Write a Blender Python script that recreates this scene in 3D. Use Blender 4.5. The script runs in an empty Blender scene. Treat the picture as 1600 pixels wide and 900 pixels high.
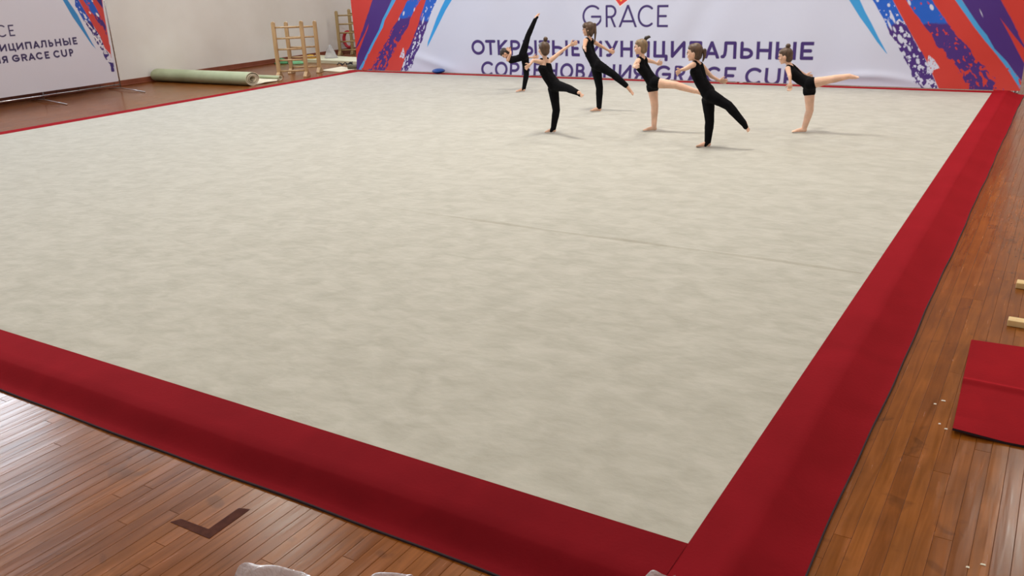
import bpy, bmesh, math, random
import numpy as np
from mathutils import Vector, Matrix

# ------------------------------------------------------------------ camera, world, lights, exposure
CAM = np.array([14.00062858, -2.78374054, 2.23467282])
R = np.array([[0.85064137, 0.524324115, -0.038645597], [-0.149682021, 0.311989863, 0.938220453], [0.503988643, -0.79230458, 0.343873378]])          # rows: camera right, up, back in world axes
F = 1372.914                  # focal length in pixels of a 1600 px wide frame
scn = bpy.context.scene
COL = scn.collection
cd = bpy.data.cameras.new('camera')
cam = bpy.data.objects.new('camera', cd); COL.objects.link(cam)
cd.sensor_width = 36.0; cd.lens = F * 36.0 / 1600.0; cd.clip_end = 200
M = Matrix(R.T.tolist()).to_4x4(); M.translation = Vector(CAM.tolist())
cam.matrix_world = M
scn.camera = cam

w = bpy.data.worlds.new('sky'); scn.world = w; w.use_nodes = True
w.node_tree.nodes['Background'].inputs[0].default_value = (0.62, 0.78, 1.0, 1)
w.node_tree.nodes['Background'].inputs[1].default_value = 1.0

WIN_Y = [(-6.6, -3.4), (-1.6, 1.6), (3.4, 6.6), (8.4, 11.6), (13.4, 16.6), (18.0, 21.2)]
WIN_Z = (4.3, 7.3)
def area(name, loc, rot, sx, sy, power, color):
    l = bpy.data.lights.new(name, 'AREA'); l.shape = 'RECTANGLE'; l.size = sx; l.size_y = sy
    l.energy = power; l.color = color
    o = bpy.data.objects.new(name, l); COL.objects.link(o); o.location = loc; o.rotation_euler = rot
    return o
for k, (a, b) in enumerate(WIN_Y):      # daylight entering the high windows of the left wall
    area('window_daylight', (-4.52, (a + b) / 2, sum(WIN_Z) / 2), (0, -math.pi / 2, 0), WIN_Z[1] - WIN_Z[0] - .1, b - a - .1,
         (60, 80, 340, 330, 350, 340)[k], (0.82, 0.91, 1.0))
LAMPS = [(x, y) for x in (1.6, 8.5, 15.0) for y in (-5.9, 0.9, 7.7, 14.5)]
LAMP_W = {(8.5, .9): 130, (1.6, 7.7): 110, (8.5, 7.7): 460, (8.5, 14.5): 260, (15.0, .9): 60, (15.0, 7.7): 170, (15.0, 14.5): 170}   # watts; the others are dimmer
for x, y in LAMPS:                      # warm ceiling panels
    area('ceiling_lamp_light', (x, y, 8.22), (0, 0, 0), 1.2, 1.2, LAMP_W.get((x, y), 50), (1.0, 0.95, 0.86))
vs = scn.view_settings
vs.view_transform = 'Standard'; vs.look = 'None'; vs.gamma = 1.0; vs.use_curve_mapping = False
vs.exposure = 0.0

# ------------------------------------------------------------------ helpers
H = 0.08      # top of the competition carpet above the wooden floor
random.seed(7); rng = np.random.RandomState(5)

def at(u, v, val=0.0, axis=2):
    """point of the world seen at photo pixel (u, v) where coordinate `axis` equals val"""
    d = R.T @ np.array([(u - 800) / F, (450 - v) / F, -1.0])
    return CAM + d * ((val - CAM[axis]) / d[axis])

def link(o, parent=None):
    COL.objects.link(o)
    if parent is not None: o.parent = parent
    return o
def mesh_obj(name, verts, faces, mat, parent=None, smooth=False):
    me = bpy.data.meshes.new(name)
    me.from_pydata([tuple(map(float, p)) for p in verts], [], [tuple(f) for f in faces])
    me.update()
    if smooth:
        me.polygons.foreach_set('use_smooth', [True] * len(me.polygons))
    if mat is not None: me.materials.append(mat)
    o = bpy.data.objects.new(name, me)
    return link(o, parent)
def empty(name, loc, rz=0.0):
    o = bpy.data.objects.new(name, None); COL.objects.link(o)
    o.empty_display_size = .1; o.location = loc; o.rotation_euler = (0, 0, rz)
    return o
def tag(o, label=None, cat=None, group=None, kind=None):
    if label: o['label'] = label
    if cat: o['category'] = cat
    if group: o['group'] = group
    if kind: o['kind'] = kind
    return o

class MB:
    """collects simple solids into one mesh"""
    def __init__(s): s.v = []; s.f = []
    def add(s, vs_, fs):
        n = len(s.v); s.v += [tuple(p) for p in vs_]; s.f += [tuple(i + n for i in f) for f in fs]; return s
    def box(s, x0, y0, z0, x1, y1, z1):
        return s.add([(x0,y0,z0),(x1,y0,z0),(x1,y1,z0),(x0,y1,z0),(x0,y0,z1),(x1,y0,z1),(x1,y1,z1),(x0,y1,z1)],
                     [(0,3,2,1),(4,5,6,7),(0,1,5,4),(1,2,6,5),(2,3,7,6),(3,0,4,7)])
    def tube(s, pts, rads, n=10, cap=True):
        pts = [np.array(p, float) for p in pts]
        if not hasattr(rads, '__len__'): rads = [rads] * len(pts)
        vs_, fs = [], []
        t0 = pts[1] - pts[0]; t0 /= np.linalg.norm(t0)
        a = np.cross(t0, [0, 0, 1.0])
        if np.linalg.norm(a) < .1: a = np.cross(t0, [1.0, 0, 0])
        a /= np.linalg.norm(a)
        for i, p in enumerate(pts):
            t = pts[min(i + 1, len(pts) - 1)] - pts[max(i - 1, 0)]; t /= max(np.linalg.norm(t), 1e-9)
            a = a - t * (a @ t); a /= np.linalg.norm(a); b = np.cross(t, a)
            for k in range(n):
                q = 2 * math.pi * k / n
                vs_.append(p + rads[i] * (math.cos(q) * a + math.sin(q) * b))
        for i in range(len(pts) - 1):
            for k in range(n):
                k2 = (k + 1) % n
                fs.append((i * n + k, i * n + k2, (i + 1) * n + k2, (i + 1) * n + k))
        if cap:
            fs.append(tuple(range(n))[::-1]); fs.append(tuple((len(pts) - 1) * n + k for k in range(n)))
        return s.add(vs_, fs)
    def capsule(s, p0, r0, p1, r1, n=14):
        """tapered limb with round ends"""
        p0 = np.array(p0, float); p1 = np.array(p1, float); t = p1 - p0; L = np.linalg.norm(t)
        if L < 1e-6: t = np.array([0, 0, 1.0]); L = 1e-6; 
        t = t / np.linalg.norm(t)
        pts, rr = [], []
        for q in (-85, -60, -35, -12): pts.append(p0 + t * r0 * math.sin(math.radians(q))); rr.append(r0 * math.cos(math.radians(q)))
        for q in (12, 35, 60, 85): pts.append(p1 + t * r1 * math.sin(math.radians(q))); rr.append(r1 * math.cos(math.radians(q)))
        return s.tube(pts, rr, n)
    def ellipsoid(s, c, ax, n=18, m=12):
        """ax: 3 vectors (semi axes)"""
        c = np.array(c, float); A = [np.array(a, float) for a in ax]
        vs_, fs = [c + A[2]], []
        for i in range(1, m):
            th = math.pi * i / m
            for k in range(n):
                ph = 2 * math.pi * k / n
                vs_.append(c + A[0] * math.sin(th) * math.cos(ph) + A[1] * math.sin(th) * math.sin(ph) + A[2] * math.cos(th))
        vs_.append(c - A[2]); last = len(vs_) - 1
        for k in range(n):
            fs.append((0, 1 + k, 1 + (k + 1) % n)); fs.append((last, 1 + (m - 2) * n + (k + 1) % n, 1 + (m - 2) * n + k))
        for i in range(m - 2):
            for k in range(n):
                a = 1 + i * n + k; b = 1 + i * n + (k + 1) % n
                fs.append((a, a + n, b + n, b))
        return s.add(vs_, fs)
    def build(s, name, mat, parent=None, smooth=False): return mesh_obj(name, s.v, s.f, mat, parent, smooth)

def organic(o, voxel, smooth=2, factor=.5):
    m = o.modifiers.new('remesh', 'REMESH'); m.mode = 'VOXEL'; m.voxel_size = voxel; m.use_smooth_shade = True
    if smooth:
        q = o.modifiers.new('smooth', 'SMOOTH'); q.iterations = smooth; q.factor = factor
    return o
def bevel(o, wd, seg=2):
    m = o.modifiers.new('bevel', 'BEVEL'); m.width = wd; m.segments = seg; m.limit_method = 'ANGLE'; return o

# ------------------------------------------------------------------ materials
def lin(c):
    return tuple((x / 12.92 if x <= .04045 else ((x + .055) / 1.055) ** 2.4) for x in [y / 255 for y in c]) + (1,)
def mat(name, rgb, rough=.6, metal=0., **kw):
    m = bpy.data.materials.new(name); m.use_nodes = True
    b = m.node_tree.nodes['Principled BSDF']
    b.inputs['Base Color'].default_value = lin(rgb); b.inputs['Roughness'].default_value = rough; b.inputs['Metallic'].default_value = metal
    for k, v in kw.items(): b.inputs[k.replace('_', ' ')].default_value = v
    return m
def N(m, t, **kw):
    n = m.node_tree.nodes.new(t)
    for k, v in kw.items():
        if k in n.inputs: n.inputs[k].default_value = v
        else: setattr(n, k, v)
    return n
def L(m, a, b): m.node_tree.links.new(a, b)
def noise_tint(m, scale, c0, c1, detail=4, lo=.3, hi=.7, stretch=(1, 1, 1), bump=0., bscale=None, bdist=.01, coord='pos', distort=0.):
    """colour between c0 and c1 by a noise in real-world coordinates, plus optional relief"""
    nt = m.node_tree; b = nt.nodes['Principled BSDF']
    if coord == 'pos': src = N(m, 'ShaderNodeNewGeometry').outputs['Position']
    else: src = N(m, 'ShaderNodeTexCoord').outputs['Object']
    mp = N(m, 'ShaderNodeMapping'); mp.inputs['Scale'].default_value = stretch; L(m, src, mp.inputs['Vector'])
    nz = N(m, 'ShaderNodeTexNoise'); nz.inputs['Scale'].default_value = scale; nz.inputs['Detail'].default_value = detail; nz.inputs['Distortion'].default_value = distort
    L(m, mp.outputs[0], nz.inputs['Vector'])
    cr = N(m, 'ShaderNodeValToRGB'); cr.color_ramp.elements[0].position = lo; cr.color_ramp.elements[1].position = hi
    cr.color_ramp.elements[0].color = lin(c0); cr.color_ramp.elements[1].color = lin(c1)
    L(m, nz.outputs['Fac'], cr.inputs[0]); L(m, cr.outputs[0], b.inputs['Base Color'])
    if bump:
        n2 = N(m, 'ShaderNodeTexNoise'); n2.inputs['Scale'].default_value = bscale or scale; n2.inputs['Detail'].default_value = 6
        L(m, mp.outputs[0], n2.inputs['Vector'])
        bp = N(m, 'ShaderNodeBump'); bp.inputs['Strength'].default_value = bump; bp.inputs['Distance'].default_value = bdist
        L(m, n2.outputs['Fac'], bp.inputs['Height']); L(m, bp.outputs[0], b.inputs['Normal'])
    return m

M_wall = noise_tint(mat('wall_plaster', (226, 224, 222), .9), .8, (221, 218, 215), (231, 230, 229), bump=.15, bscale=5, bdist=.01)
M_ceil = noise_tint(mat('ceiling_paint', (176, 170, 160), .9), .5, (170, 164, 154), (182, 176, 168))
M_base = noise_tint(mat('baseboard_paint', (130, 70, 48), .45), 3, (120, 62, 43), (140, 78, 55))
M_frame = mat('window_frame_paint', (225, 225, 222), .5)
M_glass = mat('window_glass', (250, 252, 255), .02); M_glass.node_tree.nodes['Principled BSDF'].inputs['Transmission Weight'].default_value = 1.0
M_field = noise_tint(mat('beige_carpet_pile', (174, 169, 157), .95, Specular_IOR_Level=.25, Sheen_Weight=.42, Sheen_Roughness=.32), 5.0,
                     (166, 163, 152), (181, 178, 168), detail=6, lo=.32, hi=.68, stretch=(1.0, 1.4, 1), bump=.55, bscale=11, bdist=.014, distort=.5)
def red(name, a, b): return noise_tint(mat(name, a, .95, Specular_IOR_Level=.08, Sheen_Weight=.62, Sheen_Roughness=.42, Sheen_Tint=(1.0, .03, .05, 1)), 2.4, a, b, detail=4, lo=.35, hi=.7, bump=.3, bscale=60, bdist=.003, distort=.5)
M_red = red('red_carpet_pile', (109, 12, 20), (121, 16, 26))
M_redd = red('red_carpet_pile_other_nap', (98, 8, 17), (110, 13, 22))
M_backing = mat('dark_carpet_backing', (38, 18, 26), .9)
M_loose = red('loose_red_carpet', (112, 13, 20), (128, 17, 24))
M_foam = mat('foam_underlay', (70, 66, 60), .95)

def wood_floor():
    m = mat('varnished_plank', (130, 82, 50), .3); nt = m.node_tree; b = nt.nodes['Principled BSDF']
    geo = N(m, 'ShaderNodeNewGeometry'); oi = N(m, 'ShaderNodeObjectInfo')
    add = N(m, 'ShaderNodeMath', operation='ADD'); L(m, geo.outputs['Random Per Island'], add.inputs[0]); L(m, oi.outputs['Random'], add.inputs[1])
    wn = N(m, 'ShaderNodeTexWhiteNoise', noise_dimensions='1D'); L(m, add.outputs[0], wn.inputs['W'])
    # grain, long in Y, shifted per plank
    comb = N(m, 'ShaderNodeVectorMath', operation='MULTIPLY_ADD')
    L(m, wn.outputs['Color'], comb.inputs[0]); comb.inputs[1].default_value = (30, 30, 30); L(m, geo.outputs['Position'], comb.inputs[2])
    mp = N(m, 'ShaderNodeMapping'); mp.inputs['Scale'].default_value = (26, 1.6, 1); L(m, comb.outputs[0], mp.inputs['Vector'])
    gr = N(m, 'ShaderNodeTexNoise'); gr.inputs['Scale'].default_value = 1.0; gr.inputs['Detail'].default_value = 6; gr.inputs['Distortion'].default_value = 1.2
    L(m, mp.outputs[0], gr.inputs['Vector'])
    ramp = N(m, 'ShaderNodeValToRGB'); L(m, wn.outputs['Value'], ramp.inputs[0]); e = ramp.color_ramp.elements
    e[0].position = 0; e[0].color = lin((118, 63, 16)); e[1].position = 1; e[1].color = lin((135, 77, 23))
    for p, c in ((.35, (123, 68, 19)), (.7, (129, 72, 21))): q = e.new(p); q.color = lin(c)
    gm = N(m, 'ShaderNodeMapRange'); gm.inputs[1].default_value = .3; gm.inputs[2].default_value = .7; gm.inputs[3].default_value = .74; gm.inputs[4].default_value = 1.14
    L(m, gr.outputs['Fac'], gm.inputs[0])
    mx = N(m, 'ShaderNodeVectorMath', operation='SCALE'); L(m, ramp.outputs[0], mx.inputs[0]); L(m, gm.outputs[0], mx.inputs[3])
    # old dirt blotches
    bl = N(m, 'ShaderNodeTexNoise'); bl.inputs['Scale'].default_value = 3.0; bl.inputs['Detail'].default_value = 5; L(m, geo.outputs['Position'], bl.inputs['Vector'])
    bm = N(m, 'ShaderNodeMapRange'); bm.inputs[1].default_value = .35; bm.inputs[2].default_value = .65; bm.inputs[3].default_value = .82; bm.inputs[4].default_value = 1.06
    L(m, bl.outputs['Fac'], bm.inputs[0])
    mx2 = N(m, 'ShaderNodeVectorMath', operation='SCALE'); L(m, mx.outputs[0], mx2.inputs[0]); L(m, bm.outputs[0], mx2.inputs[3])
    sn = N(m, 'ShaderNodeTexNoise'); sn.inputs['Scale'].default_value = 6.5; sn.inputs['Detail'].default_value = 2; sn.inputs['Distortion'].default_value = .8; L(m, geo.outputs['Position'], sn.inputs['Vector'])
    sm = N(m, 'ShaderNodeMapRange'); sm.inputs[1].default_value = .64; sm.inputs[2].default_value = .72; sm.inputs[3].default_value = 1.0; sm.inputs[4].default_value = .72
    L(m, sn.outputs['Fac'], sm.inputs[0])
    mx3 = N(m, 'ShaderNodeVectorMath', operation='SCALE'); L(m, mx2.outputs[0], mx3.inputs[0]); L(m, sm.outputs[0], mx3.inputs[3])
    L(m, mx3.outputs[0], b.inputs['Base Color'])
    rr = N(m, 'ShaderNodeMapRange'); rr.inputs[3].default_value = .13; rr.inputs[4].default_value = .34; L(m, gr.outputs['Fac'], rr.inputs[0]); L(m, rr.outputs[0], b.inputs['Roughness'])
    mp2 = N(m, 'ShaderNodeMapping'); mp2.inputs['Scale'].default_value = (18, 1.2, 1); L(m, comb.outputs[0], mp2.inputs['Vector'])
    g2 = N(m, 'ShaderNodeTexNoise'); g2.inputs['Scale'].default_value = 1.0; g2.inputs['Detail'].default_value = 3; L(m, mp2.outputs[0], g2.inputs['Vector'])
    bp = N(m, 'ShaderNodeBump'); bp.inputs['Strength'].default_value = .22; bp.inputs['Distance'].default_value = .006
    L(m, g2.outputs['Fac'], bp.inputs['Height']); L(m, bp.outputs[0], b.inputs['Normal'])
    b.inputs['Specular IOR Level'].default_value = .30
    return m
M_plank = wood_floor()
M_sub = mat('dark_subfloor', (70, 42, 22), .8)

def pale_wood(name, a, b):
    return noise_tint(mat(name, a, .5), 1.0, a, b, detail=5, stretch=(14, 14, 2.2), bump=.1, bscale=1.5, bdist=.002, coord='obj')
M_wood = pale_wood('pale_pine', (168, 134, 92), (198, 166, 124))
M_bar = pale_wood('raw_pale_timber', (204, 172, 116), (222, 194, 142))
M_chrome = mat('chromed_tube', (200, 200, 205), .22, 1.0)
M_dark = mat('dark_cloth', (40, 36, 40), .85)
M_rollg = noise_tint(mat('sage_green_underlay', (166, 174, 142), .8), 2, (158, 167, 134), (176, 184, 152))
M_cream = noise_tint(mat('cream_felt', (214, 206, 182), .85), 5, (206, 198, 174), (222, 214, 192))
M_matp = noise_tint(mat('pale_mat_vinyl', (208, 205, 176), .6), 2, (202, 200, 170), (216, 213, 186))
M_greend = mat('green_cloth', (92, 160, 112), .8)
M_yel = mat('yellow_cloth', (206, 158, 40), .7)
M_ring = mat('pinkish_red_plastic', (205, 52, 66), .45)
M_white = mat('white_plastic', (225, 222, 220), .4)
M_blue = mat('blue_rubber', (8, 70, 150), .35)
M_tape = noise_tint(mat('worn_dark_tape', (72, 42, 36), .8, Specular_IOR_Level=.05), 25, (66, 38, 33), (84, 50, 40))
def clear_bag(name='clear_crinkled_plastic'):
    m = mat(name, (236, 236, 242), .22)
    b = m.node_tree.nodes['Principled BSDF']; b.inputs['Transmission Weight'].default_value = .55; b.inputs['IOR'].default_value = 1.25
    b.inputs['Alpha'].default_value = .72
    tc = N(m, 'ShaderNodeTexCoord'); n = N(m, 'ShaderNodeTexNoise'); n.inputs['Scale'].default_value = 16; n.inputs['Detail'].default_value = 3; n.inputs['Distortion'].default_value = 2.5
    L(m, tc.outputs['Object'], n.inputs['Vector']); bp = N(m, 'ShaderNodeBump'); bp.inputs['Strength'].default_value = .8; bp.inputs['Distance'].default_value = .02
    L(m, n.outputs['Fac'], bp.inputs['Height']); L(m, bp.outputs[0], b.inputs['Normal'])
    return m
M_bag = clear_bag()
def skin(name, rgb):
    m = mat(name, rgb, .55); b = m.node_tree.nodes['Principled BSDF']
    c = [min(255, int(x * 1.06)) for x in rgb]
    noise_tint(m, 9, [int(x * .94) for x in rgb], c, detail=3)
    b.inputs['Subsurface Weight'].default_value = .08; b.inputs['Subsurface Radius'].default_value = (.02, .008, .004); b.inputs['Subsurface Scale'].default_value = .5
    return m
M_skin = skin('light_skin', (214, 168, 142)); M_skin2 = skin('fair_skin', (222, 180, 156))
M_black = noise_tint(mat('black_stretch_knit', (10, 10, 13), .9, Specular_IOR_Level=.12), 12, (8, 8, 11), (16, 16, 20))
def hair(name, a, b): return noise_tint(mat(name, a, .5), 30, a, b, detail=5, stretch=(1, 1, .3), bump=.5, bscale=60, bdist=.004, coord='pos')
M_hair = hair('brown_hair', (52, 36, 26), (98, 72, 52)); M_hairl = hair('light_brown_hair', (96, 76, 54), (148, 122, 92)); M_haird = hair('dark_hair', (28, 20, 20), (56, 44, 40))
M_eye = mat('eye', (30, 22, 20), .3); M_lip = mat('lips', (176, 96, 88), .5)
M_scrap = mat('white_paper_scrap', (226, 220, 200), .8)
M_lampglow = bpy.data.materials.new('lamp_diffuser'); M_lampglow.use_nodes = True
_b = M_lampglow.node_tree.nodes['Principled BSDF']; _b.inputs['Base Color'].default_value = (.9, .9, .85, 1)
_b.inputs['Emission Color'].default_value = (1, .86, .66, 1); _b.inputs['Emission Strength'].default_value = 6

# ------------------------------------------------------------------ the hall
X0, X1, Y0, Y1, ZC = -4.45, 19.5, -8.0, 22.5, 8.4
def struct(o): o['kind'] = 'structure'; return o
# floor with planks running along Y
floor = struct(MB().box(X0 - .3, Y0 - .3, -.3, X1 + .3, Y1 + .3, -.012).build('floor', M_sub))
PW = .0705
def plank_geo(x, y0, y1):
    g = .0004; t = .0014
    z = [random.uniform(-.00022, .00022) for _ in range(4)]
    a, b = x + g, x + PW - g
    lo = [(a, y0 + g, -.012), (b, y0 + g, -.012), (b, y1 - g, -.012), (a, y1 - g, -.012)]
    md = [(p[0], p[1], z[i] - .0012) for i, p in enumerate(lo)]
    up = [(a + t, y0 + g + t, z[0]), (b - t, y0 + g + t, z[1]), (b - t, y1 - g - t, z[2]), (a + t, y1 - g - t, z[3])]
    f = []
    for i in range(4):
        j = (i + 1) % 4; f.append((i, j, 4 + j, 4 + i)); f.append((4 + i, 4 + j, 8 + j, 8 + i))
    f.append((8, 9, 10, 11))
    return lo + md + up, f
field_v, field_f = MB(), None
planks = []
nrow = int((X1 - X0) / PW)
for r in range(nrow):
    x = X0 + r * PW
    y = Y0 - random.uniform(0, 1.5)
    while y < Y1:
        ln = random.choice((1.4, 1.9, 2.4, 3.0, 3.6)) * random.uniform(.9, 1.1)
        a, b = max(y, Y0), min(y + ln, Y1); y += ln
        if b - a < .05: continue
        v, f = plank_geo(x, a, b)
        near_left = 8.6 < x < 12.9 and b > -1.45 and a < -.40
        right = 13.30 < x < 14.5 and b > -.1 and a < 6.6 and (x < 13.55 + .17 * (b + .6) or x < 13.7)
        if near_left or right: planks.append((v, f))
        else: field_v.add(v, f)
for v, f in planks[:300]: mesh_obj('plank', v, f, M_plank, floor)
for v, f in planks[300:]: field_v.add(v, f)
pf = field_v.build('plank_field', M_plank, floor); pf['kind'] = 'stuff'

# left wall with high window openings
wl = MB(); T = .3
wl.box(X0 - T, Y0 - T, 0, X0, Y1 + T, WIN_Z[0]); wl.box(X0 - T, Y0 - T, WIN_Z[1], X0, Y1 + T, ZC)
ys = [Y0 - T] + [q for ab in WIN_Y for q in ab] + [Y1 + T]
for i in range(0, len(ys), 2): wl.box(X0 - T, ys[i], WIN_Z[0], X0, ys[i + 1], WIN_Z[1])
struct(wl.build('wall_left', M_wall))
struct(MB().box(X1, Y0 - T, 0, X1 + T, Y1 + T, ZC).build('wall_right', M_wall))
struct(MB().box(X0, Y1, 0, X1, Y1 + T, ZC).build('wall_back', M_wall))
struct(MB().box(X0, Y0 - T, 0, X1, Y0, ZC).build('wall_front', M_wall))
struct(MB().box(X0 - T, Y0 - T, ZC, X1 + T, Y1 + T, ZC + .25).build('ceiling', M_ceil))
bb = MB().box(X0 + .001, Y0, .001, X0 + .022, Y1, .125); bb.box(X0 + .001, Y0, .001, X0 + .05, Y1, .03)
struct(bevel(bb.build('baseboard_left', M_base), .006))
struct(bevel(MB().box(X0 + .05, Y1 - .022, .001, X1, Y1 - .001, .105).build('baseboard_back', M_base), .006))
for k, (a, b) in enumerate(WIN_Y):
    fr = MB(); z0, z1 = WIN_Z; x0, x1 = X0 - .20, X0 - .12; q = .07
    fr.box(x0, a, z0, x1, b, z0 + q); fr.box(x0, a, z1 - q, x1, b, z1); fr.box(x0, a, z0 + q, x1, a + q, z1 - q); fr.box(x0, b - q, z0 + q, x1, b, z1 - q)
    fr.box(x0, (a + b) / 2 - .035, z0 + q, x1, (a + b) / 2 + .035, z1 - q); fr.box(x0, a + q, 5.75, x1, b - q, 5.82)
    o = struct(fr.build('window_%d' % (k + 1), M_frame))
# ceiling lamps
lamp0 = None
for i, (x, y) in enumerate(LAMPS):
    if lamp0 is None:
        lamp0 = empty('ceiling_lamp', (x, y, 8.4))
        MB().box(-.66, -.66, -.12, .66, .66, -.001).build('housing', M_frame, lamp0)
        MB().box(-.6, -.6, -.135, .6, .6, -.121).build('diffuser', M_lampglow, lamp0)
        o = lamp0
    else:
        o = lamp0.copy(); COL.objects.link(o); o.location = (x, y, 8.4)
        for ch in lamp0.children: c = ch.copy(); COL.objects.link(c); c.parent = o
    tag(o, 'square white lamp panel fixed under the hall ceiling', 'lamp', 'ceiling lamp panels')

# ------------------------------------------------------------------ competition carpet
carpet = empty('gymnastics_carpet', (6.5, 6.5, 0))
tag(carpet, 'large square beige gymnastics carpet with a red border', 'carpet')
def C(v): return [(p[0] - 6.5, p[1] - 6.5, p[2]) for p in v]
def hnoise(x, y):
    return .0022 * math.sin(2.1 * x + 1.3 * math.sin(1.7 * y)) * math.sin(1.9 * y + 1.1 * math.sin(1.3 * x)) + .0012 * math.sin(6.3 * x + 2 * y) * math.sin(5.1 * y - 1.5 * x)
# the faint seam ridge runs from (740,347) to (1345,425) of the photo
s0 = at(560, 318, H)[:2]; s1 = at(1347, 426, H)[:2]; sd = (s1 - s0) / np.linalg.norm(s1 - s0)
n = 131; gv = []
xs = [13.0 * i / (n - 1) for i in range(n)]
ysf = sorted(set([round(13.0 * i / (n - 1), 4) for i in range(n)] + [round(4.0 + .02 * i, 4) for i in range(0)]))
for y in ysf:
    for x in xs:
        z = H + hnoise(x, y) * min(1, 4 * min(x, 13 - x, y, 13 - y))
        gv.append((x, y, z))
gf = [(j * n + i, j * n + i + 1, (j + 1) * n + i + 1, (j + 1) * n + i) for j in range(len(ysf) - 1) for i in range(n - 1)]
mesh_obj('carpet_field', C(gv), gf, M_field, carpet, True)
ridge = MB(); pts, rr = [], []
LR = np.linalg.norm(s1 - s0)
nr = 60; rv = []
for i in range(nr + 1):
    t = i / nr; c = s0 + (s1 - s0) * t; nn = np.array([-sd[1], sd[0]])
    c = c + nn * .012 * math.sin(9 * t + 1)
    hgt = .013 * min(1, 3 * t) * (.7 + .3 * math.sin(23 * t))
    for wq, hq in ((-.035, -.002), (-.012, .55 * hgt), (0, hgt), (.012, .55 * hgt), (.035, -.002)):
        q = c + nn * wq; q[0] = min(q[0], 12.999); rv.append((q[0], q[1], H + hnoise(q[0], q[1]) + hq + .0005))
rf = [(i * 5 + k, i * 5 + k + 1, (i + 1) * 5 + k + 1, (i + 1) * 5 + k) for i in range(nr) for k in range(4)]
mesh_obj('seam_ridge', C(rv), rf, M_field, carpet, True)

def border(side, m, a, b, crest, outer):
    """one red strip: flat, then sloping down over the edge of the padding to the floor; s runs along the side, t outward"""
    prof = [(0, H)]
    for t in np.linspace(.04, crest, 4): prof.append((t, H + .0015))
    for t in np.linspace(0, 1, 11)[1:]:
        q = t; zz = (H + .0015) - (H - .0105) * ((1 - (1 - q) ** 1.55) if side in (1, 3) else .5 * (1 - (1 - q) ** 1.5) + .5 * q * q * (3 - 2 * q))
        prof.append((crest + (outer - .035 - crest) * q, zz))
    prof.append((outer, .0115))
    ns = 120; v = []
    for i in range(ns + 1):
        s = a + (b - a) * i / ns
        for t, z in prof:
            wv = .004 * math.sin(2.3 * s + 7 * t) + .002 * math.sin(7.1 * s + side)
            tt = t + (wv if t > .03 else 0) * min(1, t * 4)
            zz = z + .0012 * math.sin(5.3 * s + 11 * t)
            zz = max(zz, .009) if t > .03 else H
            if side == 0: v.append((s, -tt, zz))       # near side (-Y)
            elif side == 1: v.append((13 + tt, s, zz)) # right side (+X)
            elif side == 2: v.append((s, 13 + tt, zz)) # far side
            else: v.append((-tt, s, zz))               # left side
    k = len(prof)
    f = [(i * k + j, i * k + j + 1, (i + 1) * k + j + 1, (i + 1) * k + j) for i in range(ns) for j in range(k - 1)]
    if side in (0, 3): pass
    o = mesh_obj('border_strip', C(v), f, m, carpet, True)
    # dark cut edge of the backing
    ev = []
    for i in range(ns + 1):
        p = v[i * k + k - 1]; ev += [p, (p[0], p[1], .0005)]
    nn = {0: (0, -1), 1: (1, 0), 2: (0, 1), 3: (-1, 0)}[side]
    ev2 = []
    for p in ev: ev2.append((p[0] + nn[0] * .006, p[1] + nn[1] * .006, p[2] - (.0015 if p[2] > .003 else 0)))
    q = []
    for i in range(ns + 1): q += [ev[2 * i], ev2[2 * i], ev2[2 * i + 1]]
    ff = [(i * 3 + j, i * 3 + j + 1, (i + 1) * 3 + j + 1, (i + 1) * 3 + j) for i in range(ns) for j in range(2)]
    mesh_obj('backing_edge', C(q), ff, M_backing, o)
    return o
border(0, M_redd, -.44, 13.0, .275, .448)
border(1, M_red, -.448, 13.42, .20, .425)
border(2, M_red, -.44, 13.0, .20, .44)
border(3, M_redd, 0, 13.0, .27, .43)
# padding under the carpet
MB().box(-6.70, -6.72, .0015, 6.64, 6.62, .066).build('underlay', M_foam, carpet)

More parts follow.
